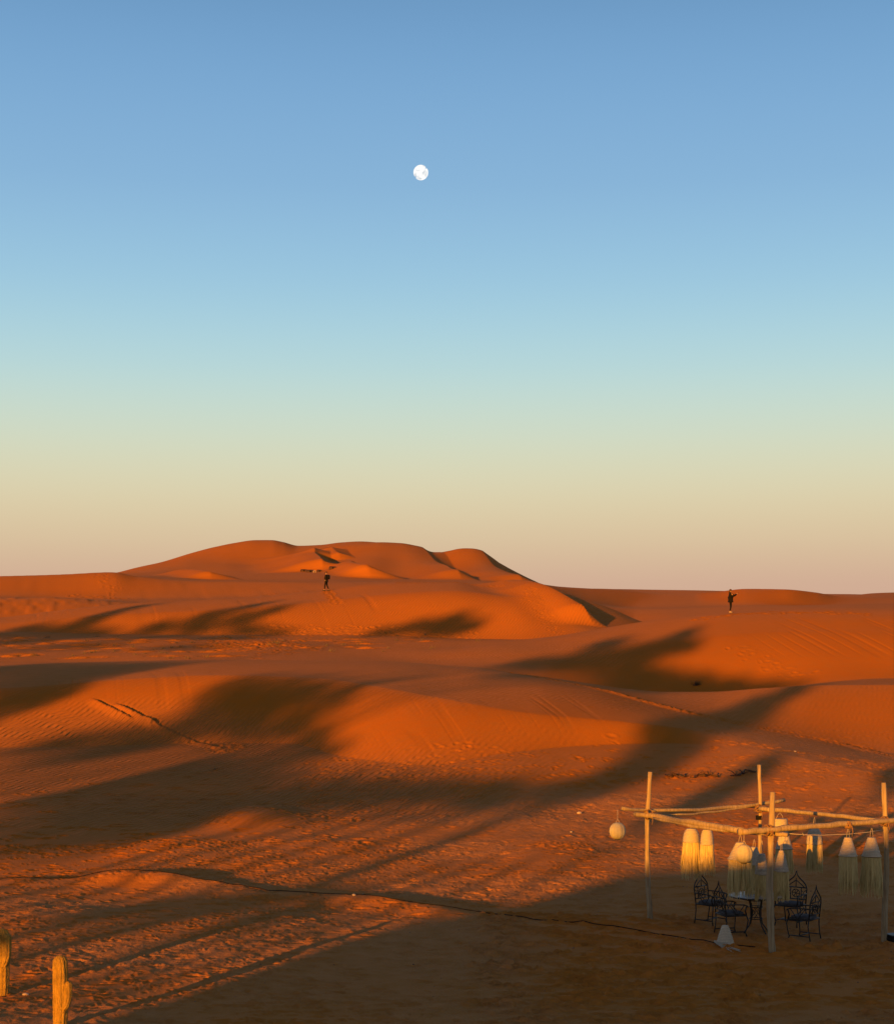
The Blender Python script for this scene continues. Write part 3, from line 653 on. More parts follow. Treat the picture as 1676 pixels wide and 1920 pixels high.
def lashing(c, r, seed):
    m = MB(); rn = random.Random(seed); c = c - pl
    for k in range(9):
        ax = Vector((rn.uniform(-1, 1), rn.uniform(-.3, .3), rn.uniform(-1, 1))).normalized() if k % 3 == 0 else (Vector((0, 0, 1)) if k % 3 == 1 else Vector((1, .3, .1)).normalized())
        ax = (ax + Vector((rn.uniform(-.15, .15), 0, rn.uniform(-.15, .15)))).normalized()
        u = ax.orthogonal().normalized(); w = ax.cross(u); off = ax * rn.uniform(-.07, .07); rr_ = r * rn.uniform(.95, 1.15)
        m.tube([c + off + u * rr_ * math.cos(q * math.pi / 8) + w * rr_ * math.sin(q * math.pi / 8) for q in range(17)], .010, 5, cap=False)
    m.tube([c + Vector((.05, -.08, 0)), c + Vector((.07, -.1, -.12)), c + Vector((.05, -.09, -.22))], [.012, .008, .004], 5)
    return m.build('lashing', M['rope'], pergola)
lashing(W(1216, 1527, 33.6), .085, 21); lashing(W(1421, 1517, 34.95), .080, 22); lashing(W(1441, 1557, 29.85), .095, 23); lashing(W(1657, 1541, 31.15), .085, 24)
lashing(W(1589, 1547, 30.6), .062, 25)
for c_, seed in ((W(1422, 1530, 34.95), 30),):
    m_ = MB()
    for k in range(5): m_.tube([c_ - pl + Vector((.062 * math.cos(q * .524), .062 * math.sin(q * .524), -k * .018)) for q in range(13)], .010, 5, cap=False)
    m_.build('dark_binding', M['cable'], pergola)

# -- hanging straw lampshades
GRP = 'straw lampshades with raffia fringes'
def shade(px, py0, py1, wt, wb, pyf, d, label, style='cone', pyhang=None, mat='weave', seed=0, wf=None, group=GRP):
    s = d / F; H = (py1 - py0) * s; rt, rb = wt / 2 * s, wb / 2 * s; top = W(px, py0, d)
    o = empty('straw_lampshade', tuple(top), label, 'lampshade', group)
    rn = random.Random(seed); n = 22; prof = []
    for k in range(n + 1):
        t = k / n
        if style == 'cone': r = rt + (rb - rt) * (t ** 0.92) + (0.05 * rb if t > .93 else 0)
        elif style == 'bell': r = rt + (rb - rt) * (0.25 * t + 0.75 * t ** 0.7) 
        elif style == 'dome': r = rt + (rb - rt) * math.sqrt(max(0, 1 - (1 - t) ** 2.2))
        else: r = rb * (0.93 + 0.07 * t)
        prof.append((r + (0.006 if k % 2 else 0), -H * t))
    m = MB(); ph = rn.uniform(0, 6)
    f = lambda a, z, i: 1 + 0.03 * math.sin(2 * a + ph) + 0.012 * math.sin(17 * a + i * 1.3)
    m.lathe([(0.004, 0.004), (prof[0][0] * .6, 0.003)] + prof + [(prof[-1][0] - .012, -H + .01)], 30, fn=f)
    m.build('woven_shade', M[mat], o)
    if pyf:
        fr = MB(); L = (pyf - py1) * s; ns = 230
        for k in range(ns):
            a = 2 * math.pi * k / ns + rn.uniform(-.05, .05); r0 = rb * rn.uniform(.86, .98); rs = (wf / 2 * s if wf else rb * 1.08) * rn.uniform(.75, 1.06)
            l = L * rn.uniform(.62, 1.04); cx, cy = math.cos(a), math.sin(a); w_ = rn.uniform(.005, .0095)
            pts = []; dx = rn.uniform(-.02, .02); clump_ = math.sin(a * 5 + ph) * .012
            for q in range(5):
                t = q / 4; r = r0 + (rs - r0) * t
                pts.append(Vector((cx * r - cy * (clump_ * t) + dx * t * t + rn.uniform(-.003, .003), cy * r + cx * clump_ * t + rn.uniform(-.003, .003), -H + .015 - l * t)))
            fr.tube(pts, [w_, w_, w_ * .9, w_ * .8, w_ * .4], 4, cap=False)
        fr.build('fringe', M['raffia'], o)
    if pyhang:
        hh = (py0 - pyhang) * s; c = MB()
        c.tube([(-rt * .5, 0, -.02), (-rt * .3, 0, hh * .5), (0, 0, hh)], .004, 5); c.tube([(rt * .5, 0, -.02), (rt * .35, 0, hh * .5), (.01, 0, hh)], .004, 5)
        c.build('hanging_loop', M['cord'], o)
    return o
shade(1295.5, 1553, 1579, 10, 31, 1648, 32.2, 'round topped straw shade with long sunlit fringe, left of the pair below the left beam', 'dome', 1545, seed=1, wf=36)
shade(1325, 1555, 1584, 12, 25, 1643, 31.9, 'narrower straw shade with half lit fringe, right of the pair below the left beam', 'dome', 1549, seed=2, wf=26)
shade(1387, 1579, 1611, 13, 44, 1684, 30.9, 'large sunlit straw cone with wide dense fringe hanging behind the ribbed lantern', 'cone', 1566, seed=3, wf=46)
shade(1413, 1588, 1621, 10, 32, 1690, 32.6, 'shaded grey straw cone half hidden right behind the ribbed lantern', 'cone', 1574, seed=4, wf=34)
shade(1427, 1601, 1640, 12, 25, 1689, 31.3, 'shaded straw bell with dark fringe hanging left of the front post over the table', 'bell', 1576, seed=5, wf=26)
shade(1464, 1594, 1634, 6, 29, 1690, 31.2, 'pointed beehive straw shade with dark coils hanging just right of the front post', 'bell', 1568, seed=6, wf=26)
shade(1469, 1556, 1592, 12, 30, 1640, 33.4, 'straw cone with a sunlit upper half hanging behind the beehive shade', 'cone', 1545, seed=7, wf=34)
shade(1461, 1535, 1551, 28, 30, None, 34.3, 'flat topped sunlit straw drum seen above the front beam beside the front post', 'drum', 1524, seed=8, group=None)
shade(1526, 1553, 1583, 10, 28, 1637, 33.6, 'straw dome with a sunlit patch hanging alone under the rear right beam', 'dome', 1532, seed=9, wf=30)
shade(1589, 1570, 1605, 12, 33, 1677, 30.7, 'grey straw cone hanging by a loop from the rope tie on the right beam', 'cone', 1552, seed=10, wf=33, mat='weave_pale')
shade(1633, 1570, 1606, 13, 34, 1682, 30.9, 'grey straw cone with ragged fringe hanging just left of the right post', 'cone', 1553, seed=11, wf=40, mat='weave_pale')
def globe(px, py, rpx, d, label, pyhang):
    s = d / F; r = rpx * s; c = W(px, py, d); o = empty('ribbed_lantern', tuple(c), label, 'lantern', 'ribbed globe lanterns')
    m = MB(); n = 20
    prof = [(max(0.004, r * math.sin(math.pi * k / n) ** 0.85), r * 1.04 * math.cos(math.pi * k / n)) for k in range(n + 1)]
    m.lathe(prof, 60, fn=lambda a, z, i: 0.93 + 0.075 * abs(math.cos(a * 5)) ** 0.55); m.build('globe', M['gourd'], o)
    l = MB(); hh = (py - pyhang) * s
    l.tube([(-r * .25, 0, r * .98), (-r * .12, 0, r * 1.25), (0, 0, r * 1.45), (0, 0, hh)], .005, 5); l.tube([(r * .30, 0, r * .95), (r * .14, 0, r * 1.2), (0, 0, r * 1.45)], .005, 5)
    l.build('hanging_loop', M['cord'], o)
    e = MB(); e.lathe([(r * .3, -r * 1.0), (r * .32, -r * 1.06), (.005, -r * 1.07)], 16); e.build('bottom_ring', M['iron'], o)
globe(1157.5, 1558, 15.3, 33.3, 'sunlit ribbed globe lantern hanging alone left of the pergola', 1518)
globe(1394, 1601, 17.0, 30.2, 'ribbed globe lantern hanging in front of the large straw cone', 1564)
# wire strung under the right beam
w_ = MB(); wp = [W(1478, 1563, 29.8), W(1505, 1565, 29.95), W(1540, 1566, 30.2), W(1590, 1564, 30.5), W(1630, 1560, 30.8), W(1652, 1556, 31.0)]
w_.tube(wp, .006, 5); w_.tube([W(1503, 1563, 29.95), W(1505, 1561, 29.95), W(1506, 1567, 29.95)], .006, 5)
tag(w_.build('wire', M['cord']), 'thin grey wire strung under the right beam between the front and right posts', 'wire')
# fallen shade on the sand
gs = flatpt(1359, 1774)
o = empty('straw_lampshade', tuple(gs), 'pale straw cone standing on the sand at the end of the black cable', 'lampshade', None, 0.4)
m = MB(); s = gs.y / F
prof = [(.004, .36), (.045, .358)] + [((5.5 + (17 - 5.5) * (k / 16) ** .85) * s + (.005 if k % 2 else 0), .36 * (1 - k / 16)) for k in range(17)]
m.lathe(prof, 28, fn=lambda a, z, i: 1 + .04 * math.sin(2 * a + 1) + .015 * math.sin(9 * a + i)); m.build('woven_shade', M['weave_pale'], o)
m = MB(); rn = random.Random(5)
for k in range(90):
    A = flatpt(rn.uniform(1338, 1352), rn.uniform(1772, 1776)); B = flatpt(rn.uniform(1366, 1394), rn.uniform(1783, 1793)); C_ = A.lerp(B, .5) + Vector((rn.uniform(-.06, .02), rn.uniform(-.08, .05), 0))
    B = A.lerp(B, rn.uniform(.4, 1.0)); C_ = A.lerp(B, .5) + Vector((-.04, -.05 + rn.uniform(-.03, .03), 0))
    P = [A + Vector((0, 0, .05)), C_ + Vector((0, 0, .03 + rn.uniform(0, .02))), B + Vector((0, 0, .015))]
    P = [Vector(p) - gs for p in P]; P = [Matrix.Rotation(-0.4, 3, 'Z') @ p for p in P]; m.tube(P, .0045, 4, cap=False)
m.build('fringe', M['weave_pale'], o)
# black cable across the sand
pts = []
for (x0, y0), (x1, y1) in zip(CABLE[:-1], CABLE[1:]):
    n = max(2, int(math.hypot(x1 - x0, y1 - y0) / .25))
    for k in range(n):
        x, y = x0 + (x1 - x0) * k / n, y0 + (y1 - y0) * k / n; pts.append((x, y + .05 * math.sin(x * 2.1), max(ground_z(x, y), ground_z(x, y + .12), ground_z(x, y - .1)) + .018))
m = MB(); m.tube(pts, .010, 5); tag(m.build('cable', M['cable']), 'long black cable lying across the sand from the left edge to the fallen straw cone', 'cable')

# -- wrought iron armchairs with pointed arch backs
def iron_chair(label):
    o = empty('iron_chair', (0, 0, 0), label, 'chair', 'iron armchairs round the table')
    IR = M['iron']; hw, sd = .235, .22; yb = -sd       # facing +Y
    ogee = lambda sgn: [(sgn * hw, yb, .44), (sgn * (hw + .005), yb - .02, .62), (sgn * (hw + .01), yb - .035, .76), (sgn * (hw - .02), yb - .042, .85), (sgn * .15, yb - .045, .92), (sgn * .075, yb - .048, .98), (sgn * .025, yb - .05, 1.04), (0, yb - .05, 1.13)]
    m = MB()
    for sg in (-1, 1): m.tube(ogee(sg), [.014] * 6 + [.011, .006], 6)
    m.tube([(-hw, yb - .035, .78), (hw, yb - .035, .78)], 0.0135, 5); m.tube([(-hw, yb - .015, .53), (hw, yb - .015, .53)], 0.0135, 5)
    m.build('back_frame', IR, o)
    m = MB(); y = yb - .028
    for x in (-.12, .12): m.tube([(x, y + .01, .53), (x, y - .007, .78)], 0.0108, 5)
    m.tube([(.085 * math.cos(q * math.pi / 8), y, .655 + .085 * math.sin(q * math.pi / 8)) for q in range(17)], 0.0095, 5)
    for q in range(6):
        a = q * math.pi / 3; m.tube([(0, y, .655), (.045 * math.cos(a + .35), y, .655 + .045 * math.sin(a + .35)), (.085 * math.cos(a), y, .655 + .085 * math.sin(a))], 0.0081, 4)
    for sg in (-1, 1):
        m.tube([(sg * .19, y, .79), (sg * .10, y - .01, .86), (0, y - .015, .93)], 0.0108, 5); m.tube([(sg * .23, y, .60), (sg * .17, y, .66), (sg * .12, y, .62)], 0.0081, 4); m.tube([(sg * .23, y, .73), (sg * .17, y, .68), (sg * .12, y, .72)], 0.0081, 4)
    m.tube([(0, y, .78), (0, y - .015, .98)], 0.0095, 5); m.build('back_ornament', IR, o)
    m = MB()
    for a_, b_ in (((-hw, yb), (hw, yb)), ((hw, yb), (hw + .01, sd)), ((hw + .01, sd), (-hw - .01, sd)), ((-hw - .01, sd), (-hw, yb))): m.tube([(a_[0], a_[1], .43), (b_[0], b_[1], .43)], 0.0189, 6)
    for k in range(-3, 4): m.tube([(k * .06, yb, .43), (k * .06, sd, .43)], 0.0081, 4)
    m.build('seat', IR, o)
    m = MB(); n = 10
    for iz, (zz_, sc) in enumerate(((.437, .96), (.455, 1.0), (.485, .98), (.495, .86))):
        for q in range(24):
            a = 2 * math.pi * q / 24; c_, s_ = math.cos(a), math.sin(a); m.v.append((math.copysign(abs(c_) ** .45, c_) * .225 * sc, math.copysign(abs(s_) ** .45, s_) * .215 * sc, zz_))
    for i in range(3):
        for q in range(24): m.f.append((i*24+q, i*24+(q+1)%24, (i+1)*24+(q+1)%24, (i+1)*24+q))
    m.f.append(tuple(range(24))[::-1]); m.f.append(tuple(range(72, 96))); m.build('cushion', M['cushion'], o)
    for sx in (-1, 1):
        m = MB(); m.tube([(sx * (hw + .01), sd, .43), (sx * (hw + .045), sd + .02, .34), (sx * (hw + .03), sd, .2), (sx * (hw + .005), sd - .02, .08), (sx * (hw + .02), sd + .01, -.01)], [.015, .014, .012, .012, .016], 6); m.build('leg', IR, o)
        m = MB(); m.tube([(sx * hw, yb, .43), (sx * (hw + .01), yb + .01, .3), (sx * hw, yb - .01, .15), (sx * (hw + .005), yb - .035, -.01)], [.015, .013, .012, .016], 6); m.build('leg', IR, o)
        m = MB(); m.tube([(sx * (hw + .008), yb - .03, .66), (sx * (hw + .03), yb + .1, .665), (sx * (hw + .035), sd - .06, .65), (sx * (hw + .03), sd, .63), (sx * (hw + .03), sd + .03, .60)], [.013] * 5, 6)
        m.tube([(sx * (hw + .03), sd, .63), (sx * (hw + .02), sd - .03, .53), (sx * (hw + .01), sd, .43)], 0.0162, 5)
        m.tube([(sx * (hw + .03), yb + .1, .66), (sx * (hw + .02), 0, .55), (sx * (hw + .02), -.04, .48), (sx * (hw + .02), .04, .46), (sx * (hw + .025), .1, .56), (sx * (hw + .03), sd - .05, .65)], 0.0095, 4)
        m.tube([(sx * (hw + .025), yb + .06, .66), (sx * (hw + .02), .0, .45)], 0.0095, 4); m.build('armrest', IR, o)
        m = MB(); m.tube([(sx * (hw + .01), yb - .02, .10), (sx * (hw + .01), sd - .01, .10)], 0.0121, 5); m.build('stretcher', IR, o)
    m = MB(); m.tube([(-hw, 0, .10), (hw, 0, .10)], 0.0121, 5); m.build('stretcher', IR, o)
    return o
TX, TY = 6.28, 32.35; tz = ground_z(TX, TY)
CH = [((5.55, 33.45), (.72, -.70), 'iron armchair with pointed arch back at the rear left of the round table'),
      ((5.70, 31.95), (.96, .28), 'front left iron armchair, nearest the fallen cone'),
      ((7.18, 33.25), (-.62, -.78), 'rear right iron armchair, its wide pointed back facing the viewer'),
      ((7.13, 31.80), (-.78, .62), 'iron armchair at the front right of the table, pointed back at its right')]
ch0 = None
for (x, y), (dx, dy), lab in CH:
    c = iron_chair(lab) if ch0 is None else copy_tree(ch0)
    if ch0 is None: ch0 = c; bpy.context.view_layer.update()
    c.location = (x, y, ground_z(x, y)); c.rotation_euler = (0, 0, math.atan2(-dx, dy)); c['label'] = lab
    c.scale = (1, 1, .98)
# -- round table
o = empty('round_table', (TX, TY, tz), 'round iron table with a pale mosaic top between the four iron armchairs', 'table')
m = MB(); m.lathe([(.004, .76), (.53, .76), (.55, .755), (.555, .74), (.54, .725), (.004, .724)], 48); m.build('tabletop', M['mosaic'], o)
m = MB(); m.lathe([(.556, .752), (.562, .75), (.562, .728), (.556, .726)], 48); m.build('iron_rim', M['iron'], o)
for k in range(4):
    a = k * math.pi / 2 + .5; c_, s_ = math.cos(a), math.sin(a)
    m = MB(); m.tube([(c_ * r_, s_ * r_, z_) for r_, z_ in ((.26, .72), (.17, .66), (.13, .5), (.13, .3), (.17, .16), (.27, .05), (.31, 0))], .014, 6)
    m.tube([(c_ * .13, s_ * .13, .5), (c_ * .05 - s_ * .05, s_ * .05 + c_ * .05, .42), (c_ * .13, s_ * .13, .3)], .008, 5); m.build('leg', M['iron'], o)
m = MB()
for z_, r_ in ((.52, .135), (.28, .135), (.66, .19)): m.tube([(r_ * math.cos(q * math.pi / 12), r_ * math.sin(q * math.pi / 12), z_) for q in range(25)], .009, 5)
for k in range(6):
    a = k * math.pi / 3; m.tube([(.13 * math.cos(a), .13 * math.sin(a), .28), (.06 * math.cos(a + 1), .06 * math.sin(a + 1), .4), (.13 * math.cos(a), .13 * math.sin(a), .52)], .007, 4)
m.build('pedestal_scrollwork', M['iron'], o)
# -- black crate at the right edge
bx = flatpt(1684, 1764); m = MB()
o = empty('crate', tuple(bx), 'low black crate on the sand at the right edge beside the right post', 'crate', None, .2)
m.box((0, 0, .07), (.42, .3, .14)); m.build('body', M['cable'], o, smooth=False)
m = MB(); m.box((0, 0, .152), (.44, .32, .02)); m.build('lid', M['iron'], o, smooth=False)

# -- carved cactus columns at lower left
def cactus_material():
    t = NT('cactus_skin'); tc = t.n('ShaderNodeTexCoord').outputs['Object']
    n = t.noise(t.mapping(tc, (1, 1, .25)), 22, 4, .6); n2 = t.noise(tc, 5, 3)
    c = t.mix(t.rng(n, .35, .7, 0, 1), (0.60, 0.38, 0.075), (0.36, 0.23, 0.05)); c = t.mix(t.rng(n2, .45, .7, 0, .5), c, (0.20, 0.14, 0.05)); t.l(c, t.b.inputs['Base Color'])
    t.l(t.bump(t.noise(t.mapping(tc, (1, 1, .45)), 38, 5, .75), .07, 1.0), t.b.inputs['Normal']); return t.m
M['cactus'] = cactus_material()
def limb(m, pts, rads, ribs, seed, n=64):
    """ribbed column with a rounded top following a path"""
    rn = random.Random(seed); base = len(m.v); k = len(pts); pts = [Vector(p) for p in pts]; ph = rn.uniform(0, 6)
    for i, p in enumerate(pts):
        d = (pts[min(i+1, k-1)] - pts[max(i-1, 0)]).normalized(); u = Vector((1, 0, 0)) - d * d.x; u.normalize(); w = d.cross(u)
        for q in range(n):
            a = 2 * math.pi * q / n; rb = 1 - 0.16 * (1 - abs(math.cos(a * ribs / 2 + ph + .25 * math.sin(i * .35)))) ** 2.3
            r = rads[i] * rb * (1 + rn.uniform(-.04, .04)); m.v.append(tuple(p + u * (r * math.cos(a)) + w * (r * math.sin(a))))
    for i in range(k - 1):
        for q in range(n):
            a0 = base + i * n + q; a1 = base + i * n + (q + 1) % n; m.f.append((a0, a1, a1 + n, a0 + n))
    m.f.append(tuple(base + (k - 1) * n + q for q in range(n)))
def column(path, r, steps=46, dome=.10, rfn=None):
    P = [Vector(p) for p in path]; L = [0]
    for a_, b_ in zip(P[:-1], P[1:]): L.append(L[-1] + (b_ - a_).length)
    T = L[-1]; pts = []; rads = []
    for k in range(steps + 1):
        s = T * (1 - (1 - k / steps) ** 1.35); j = max(i for i in range(len(L)) if L[i] <= s + 1e-9); j = min(j, len(P) - 2)
        t = (s - L[j]) / (L[j+1] - L[j]); pts.append(P[j].lerp(P[j+1], t)); e = T - s
        rr_ = r * (rfn(s / T) if rfn else 1)
        rads.append(max(.004, rr_ * (math.sqrt(max(0, 1 - (1 - e / dome) ** 2)) if e < dome else 1)))
    return pts, rads
def cactus(base, h, r, arm, label, seed):
    o = empty('cactus', tuple(base), label, 'cactus', 'columnar cacti with one arm')
    m = MB(); p, q = column([(0, 0, -.15), (.005, 0, h * .5), (-.005, 0, h)], r, dome=.11, rfn=lambda t: .93 + .12 * math.sin(t * 2.6)); limb(m, p, q, 11, seed)
    m.build('stem', M['cactus'], o)
    m = MB(); ar, path = arm; p, q = column(path, ar, dome=.06, steps=34); limb(m, p, q, 9, seed + 1); m.build('arm', M['cactus'], o)
    return o
b1 = Vector((*((lambda d, px: ((px - PX0) / F * d, d))(23.8, 113.5)), 0)); b1.z = ground_z(b1.x, b1.y)
cactus(b1, 1.08 - b1.z, .108, (.062, [(.03, -.04, .26), (.09, -.045, .32), (.125, -.04, .44), (.13, -.04, .68)]), 'sunlit ribbed cactus column with a short arm low on its right side', 3)
b2 = Vector((*((lambda d, px: ((px - PX0) / F * d, d))(26.3, 4)), 0)); b2.z = ground_z(b2.x, b2.y)
cactus(b2, 1.07 - b2.z, .118, (.085, [(.02, -.05, .50), (.065, -.06, .58), (.088, -.06, .68), (.09, -.05, 1.01)]), 'cactus column cut by the left edge with a thick arm high on its right side', 8)

# ---------------------------------------------------------------- people on the dune crests
M['skin'] = simple_mat('skin', (0.30, 0.19, 0.14)); M['hair'] = simple_mat('brown_hair', (0.06, 0.035, 0.02), (0.09, 0.05, 0.03), 30)
M['cloth_black'] = simple_mat('black_cloth', (0.003, 0.003, 0.004), (0.006, 0.005, 0.006), 9); M['cloth_dark'] = simple_mat('dark_trousers', (0.004, 0.004, 0.006))
M['cloth_light'] = simple_mat('light_shirt', (0.50, 0.46, 0.40)); M['shoe_pale'] = simple_mat('pale_shoes', (0.30, 0.26, 0.23)); M['shoe_dark'] = simple_mat('dark_shoes', (0.03, 0.025, 0.02))
def skin_obj(name, verts, edges, radii, mat, parent, root=0, sub=2):
    me = bpy.data.meshes.new(name + '_cage'); me.from_pydata(verts, edges, []); tmp = bpy.data.objects.new(name + '_cage', me); col.objects.link(tmp)
    md = tmp.modifiers.new('skin', 'SKIN'); md.use_smooth_shade = True
    sv = me.skin_vertices[0].data if me.skin_vertices else None
    if sv is None:
        bpy.context.view_layer.update()
        sv = me.skin_vertices[0].data
    for i, r in enumerate(radii): sv[i].radius = (r, r) if not isinstance(r, tuple) else r; sv[i].use_root = (i == root)
    sb = tmp.modifiers.new('sub', 'SUBSURF'); sb.levels = sub; sb.render_levels = sub
    bpy.context.view_layer.update(); dg = bpy.context.evaluated_depsgraph_get()
    out = bpy.data.meshes.new_from_object(tmp.evaluated_get(dg)); out.name = name
    bpy.data.objects.remove(tmp, do_unlink=True); bpy.data.meshes.remove(me)
    out.materials.clear(); out.materials.append(mat); out.polygons.foreach_set('use_smooth', [True] * len(out.polygons))
    o = bpy.data.objects.new(name, out); col.objects.link(o); o.parent = parent; return o
def person(loc, rz, label, H, J, coat, coat_r, legs_mat, shoe_mat, hair_long, extra=None):
    """J: joints in metres for a 1.72 m figure facing +X"""
    o = empty('person', tuple(loc), label, 'person', rz=rz); k = H / 1.72; S = lambda p: tuple(q * k for q in p)
    names = ['pelvis', 'waist', 'chest', 'neckbase', 'neck', 'head', 'crown', 'hipL', 'kneeL', 'ankleL', 'toeL', 'hipR', 'kneeR', 'ankleR', 'toeR', 'shoL', 'elbL', 'wriL', 'palmL', 'shoR', 'elbR', 'wriR', 'palmR', 'heelL', 'heelR']
    rad = dict(pelvis=.13, waist=.115, chest=.135, neckbase=.075, neck=.052, head=.078, crown=.070, hipL=.085, kneeL=.055, ankleL=.036, toeL=.03, hipR=.085, kneeR=.055, ankleR=.036, toeR=.03,
               shoL=.055, elbL=.040, wriL=.026, palmL=.032, shoR=.055, elbR=.040, wriR=.026, palmR=.032, heelL=.03, heelR=.03)
    ix = {n: i for i, n in enumerate(names)}
    E = [('pelvis', 'waist'), ('waist', 'chest'), ('chest', 'neckbase'), ('neckbase', 'neck'), ('neck', 'head'), ('head', 'crown')]
    for s in 'LR': E += [('pelvis', 'hip' + s), ('hip' + s, 'knee' + s), ('knee' + s, 'ankle' + s), ('ankle' + s, 'toe' + s), ('ankle' + s, 'heel' + s), ('chest', 'sho' + s), ('sho' + s, 'elb' + s), ('elb' + s, 'wri' + s), ('wri' + s, 'palm' + s)]
    V_ = [S(J[n]) for n in names]; Ed = [(ix[a], ix[b]) for a, b in E]; Rd = [rad[n] * k for n in names]
    # five fingers on each hand, thumb from the side of the palm
    for s in 'LR':
        p = Vector(J['palm' + s]); w = Vector(J['wri' + s]); d = (p - w).normalized(); side = d.cross(Vector((0, 0, 1))).normalized() if abs(d.z) < .9 else Vector((0, 1, 0)); up = side.cross(d)
        for q, (off, ln) in enumerate(((-.03, .055), (-.01, .068), (.01, .072), (.03, .066))):
            a = p + side * off + d * .02; b = a + d * ln * .55 - up * .012; c = b + d * ln * .3 - up * .03
            n0 = len(V_); V_ += [S(a), S(b), S(c)]; Rd += [.009 * k, .0085 * k, .007 * k]; Ed += [(ix['palm' + s], n0), (n0, n0 + 1), (n0 + 1, n0 + 2)]
        a = w.lerp(p, .5) + side * -.035; b = a + d * .03 - side * .02 - up * .015; n0 = len(V_); V_ += [S(a), S(b)]; Rd += [.010 * k, .008 * k]; Ed += [(ix['palm' + s], n0), (n0, n0 + 1)]
    body = skin_obj('body', V_, Ed, Rd, M['skin'], o)
    hd = Vector(J['head']); fw = Vector((1, 0, 0))
    f = MB()
    f.tube([S(hd + fw * .078 + Vector((0, 0, .02))), S(hd + fw * .102 + Vector((0, 0, -.012))), S(hd + fw * .08 + Vector((0, 0, -.022)))], [.006 * k, .013 * k, .006 * k], 6)
    f.build('nose', M['skin'], o)
    for sy in (-1, 1):
        f = MB(); f.tube([S(hd + Vector((.0, sy * .082, .01))), S(hd + Vector((-.01, sy * .088, -.03)))], [.014 * k, .010 * k], 6); f.build('ear', M['skin'], o)
        f = MB(); f.tube([S(hd + Vector((.073, sy * .03 - .008, .02))), S(hd + Vector((.073, sy * .03 + .008, .02)))], .007 * k, 6); f.build('eye', M['cloth_black'], o)
    f = MB(); f.tube([S(hd + Vector((.074, -.022, -.048))), S(hd + Vector((.078, .022, -.048)))], .005 * k, 6); f.build('mouth', M['rope'], o)
    # hair
    h = MB(); n = 14; c = Vector(J['crown'])
    for i in range(9):
        t = i / 8 * (math.pi * .62)
        for q in range(n):
            a = 2 * math.pi * q / n; back = max(0, -math.cos(a)); r = .108 * math.sin(t) * (1.0 + .05 * math.sin(5 * a)); z = .10 * math.cos(t) - back * (.09 if hair_long else .04) * (i / 8) ** 2
            h.v.append(S((c.x - .012 + r * math.cos(a) * (1.05 if math.cos(a) < 0 else .86), c.y + r * math.sin(a) * .93, c.z - .005 + z)))
    for i in range(8):
        for q in range(n): h.f.append((i*n+q, i*n+(q+1)%n, (i+1)*n+(q+1)%n, (i+1)*n+q))
    if hair_long: h.tube([S(c + Vector((-.07, 0, -.04))), S(c + Vector((-.10, 0, -.14))), S(c + Vector((-.10, 0, -.24)))], [.05 * k, .055 * k, .03 * k], 8)
    h.build('hair', M['hair'], o)
    # coat: torso and sleeves as one garment
    cn = ['hem', 'pelvis', 'waist', 'chest', 'neckbase', 'shoL', 'elbL', 'wriL', 'shoR', 'elbR', 'wriR']; JJ = dict(J); JJ['hem'] = tuple(Vector(J['pelvis']) + Vector((0, 0, -.10)))
    for s in 'LR': JJ['wri' + s] = tuple(Vector(J['elb' + s]).lerp(Vector(J['wri' + s]), .93))
    cx = {q: i for i, q in enumerate(cn)}; ce = [('hem', 'pelvis'), ('pelvis', 'waist'), ('waist', 'chest'), ('chest', 'neckbase')]
    for s in 'LR': ce += [('chest', 'sho' + s), ('sho' + s, 'elb' + s), ('elb' + s, 'wri' + s)]
    skin_obj('jacket', [S(JJ[q]) for q in cn], [(cx[a], cx[b]) for a, b in ce], [coat_r[q[:3]] * k for q in cn], coat, o, root=1)
    tn = ['waist', 'pelvis', 'hipL', 'kneeL', 'ankleL', 'hipR', 'kneeR', 'ankleR']; tx = {q: i for i, q in enumerate(tn)}; te = [('waist', 'pelvis')]; JT = dict(J); JT['waist'] = tuple(Vector(J['pelvis']).lerp(Vector(J['waist']), .5))
    for s in 'LR': te += [('pelvis', 'hip' + s), ('hip' + s, 'knee' + s), ('knee' + s, 'ankle' + s)]; JT['ankle' + s] = tuple(Vector(J['ankle' + s]) + Vector((0, 0, .03)))
    tr = dict(waist=.13, pelvis=.145, hipL=.10, kneeL=.068, ankleL=.052, hipR=.10, kneeR=.068, ankleR=.052)
    skin_obj('trousers', [S(JT[q]) for q in tn], [(tx[a], tx[b]) for a, b in te], [tr[q] * k for q in tn], legs_mat, o, root=1)
    for s in 'LR':
        a = Vector(J['heel' + s]); b = Vector(J['toe' + s]); m = MB(); up = Vector((0, 0, .012))
        m.tube([S(a + (a - b) * .12 + up), S(a + up), S(a.lerp(b, .5) + up), S(b + up), S(b + (b - a) * .2 + up * .6)], [.028 * k, .044 * k, .046 * k, .044 * k, .022 * k], 10); m.build('shoe', shoe_mat, o)
    if extra: extra(o, k)
    return o
base = dict(pelvis=(0, 0, .95), waist=(0, 0, 1.10), chest=(0, 0, 1.32), neckbase=(-.01, 0, 1.44), neck=(.0, 0, 1.50), head=(.02, 0, 1.59), crown=(.01, 0, 1.645))
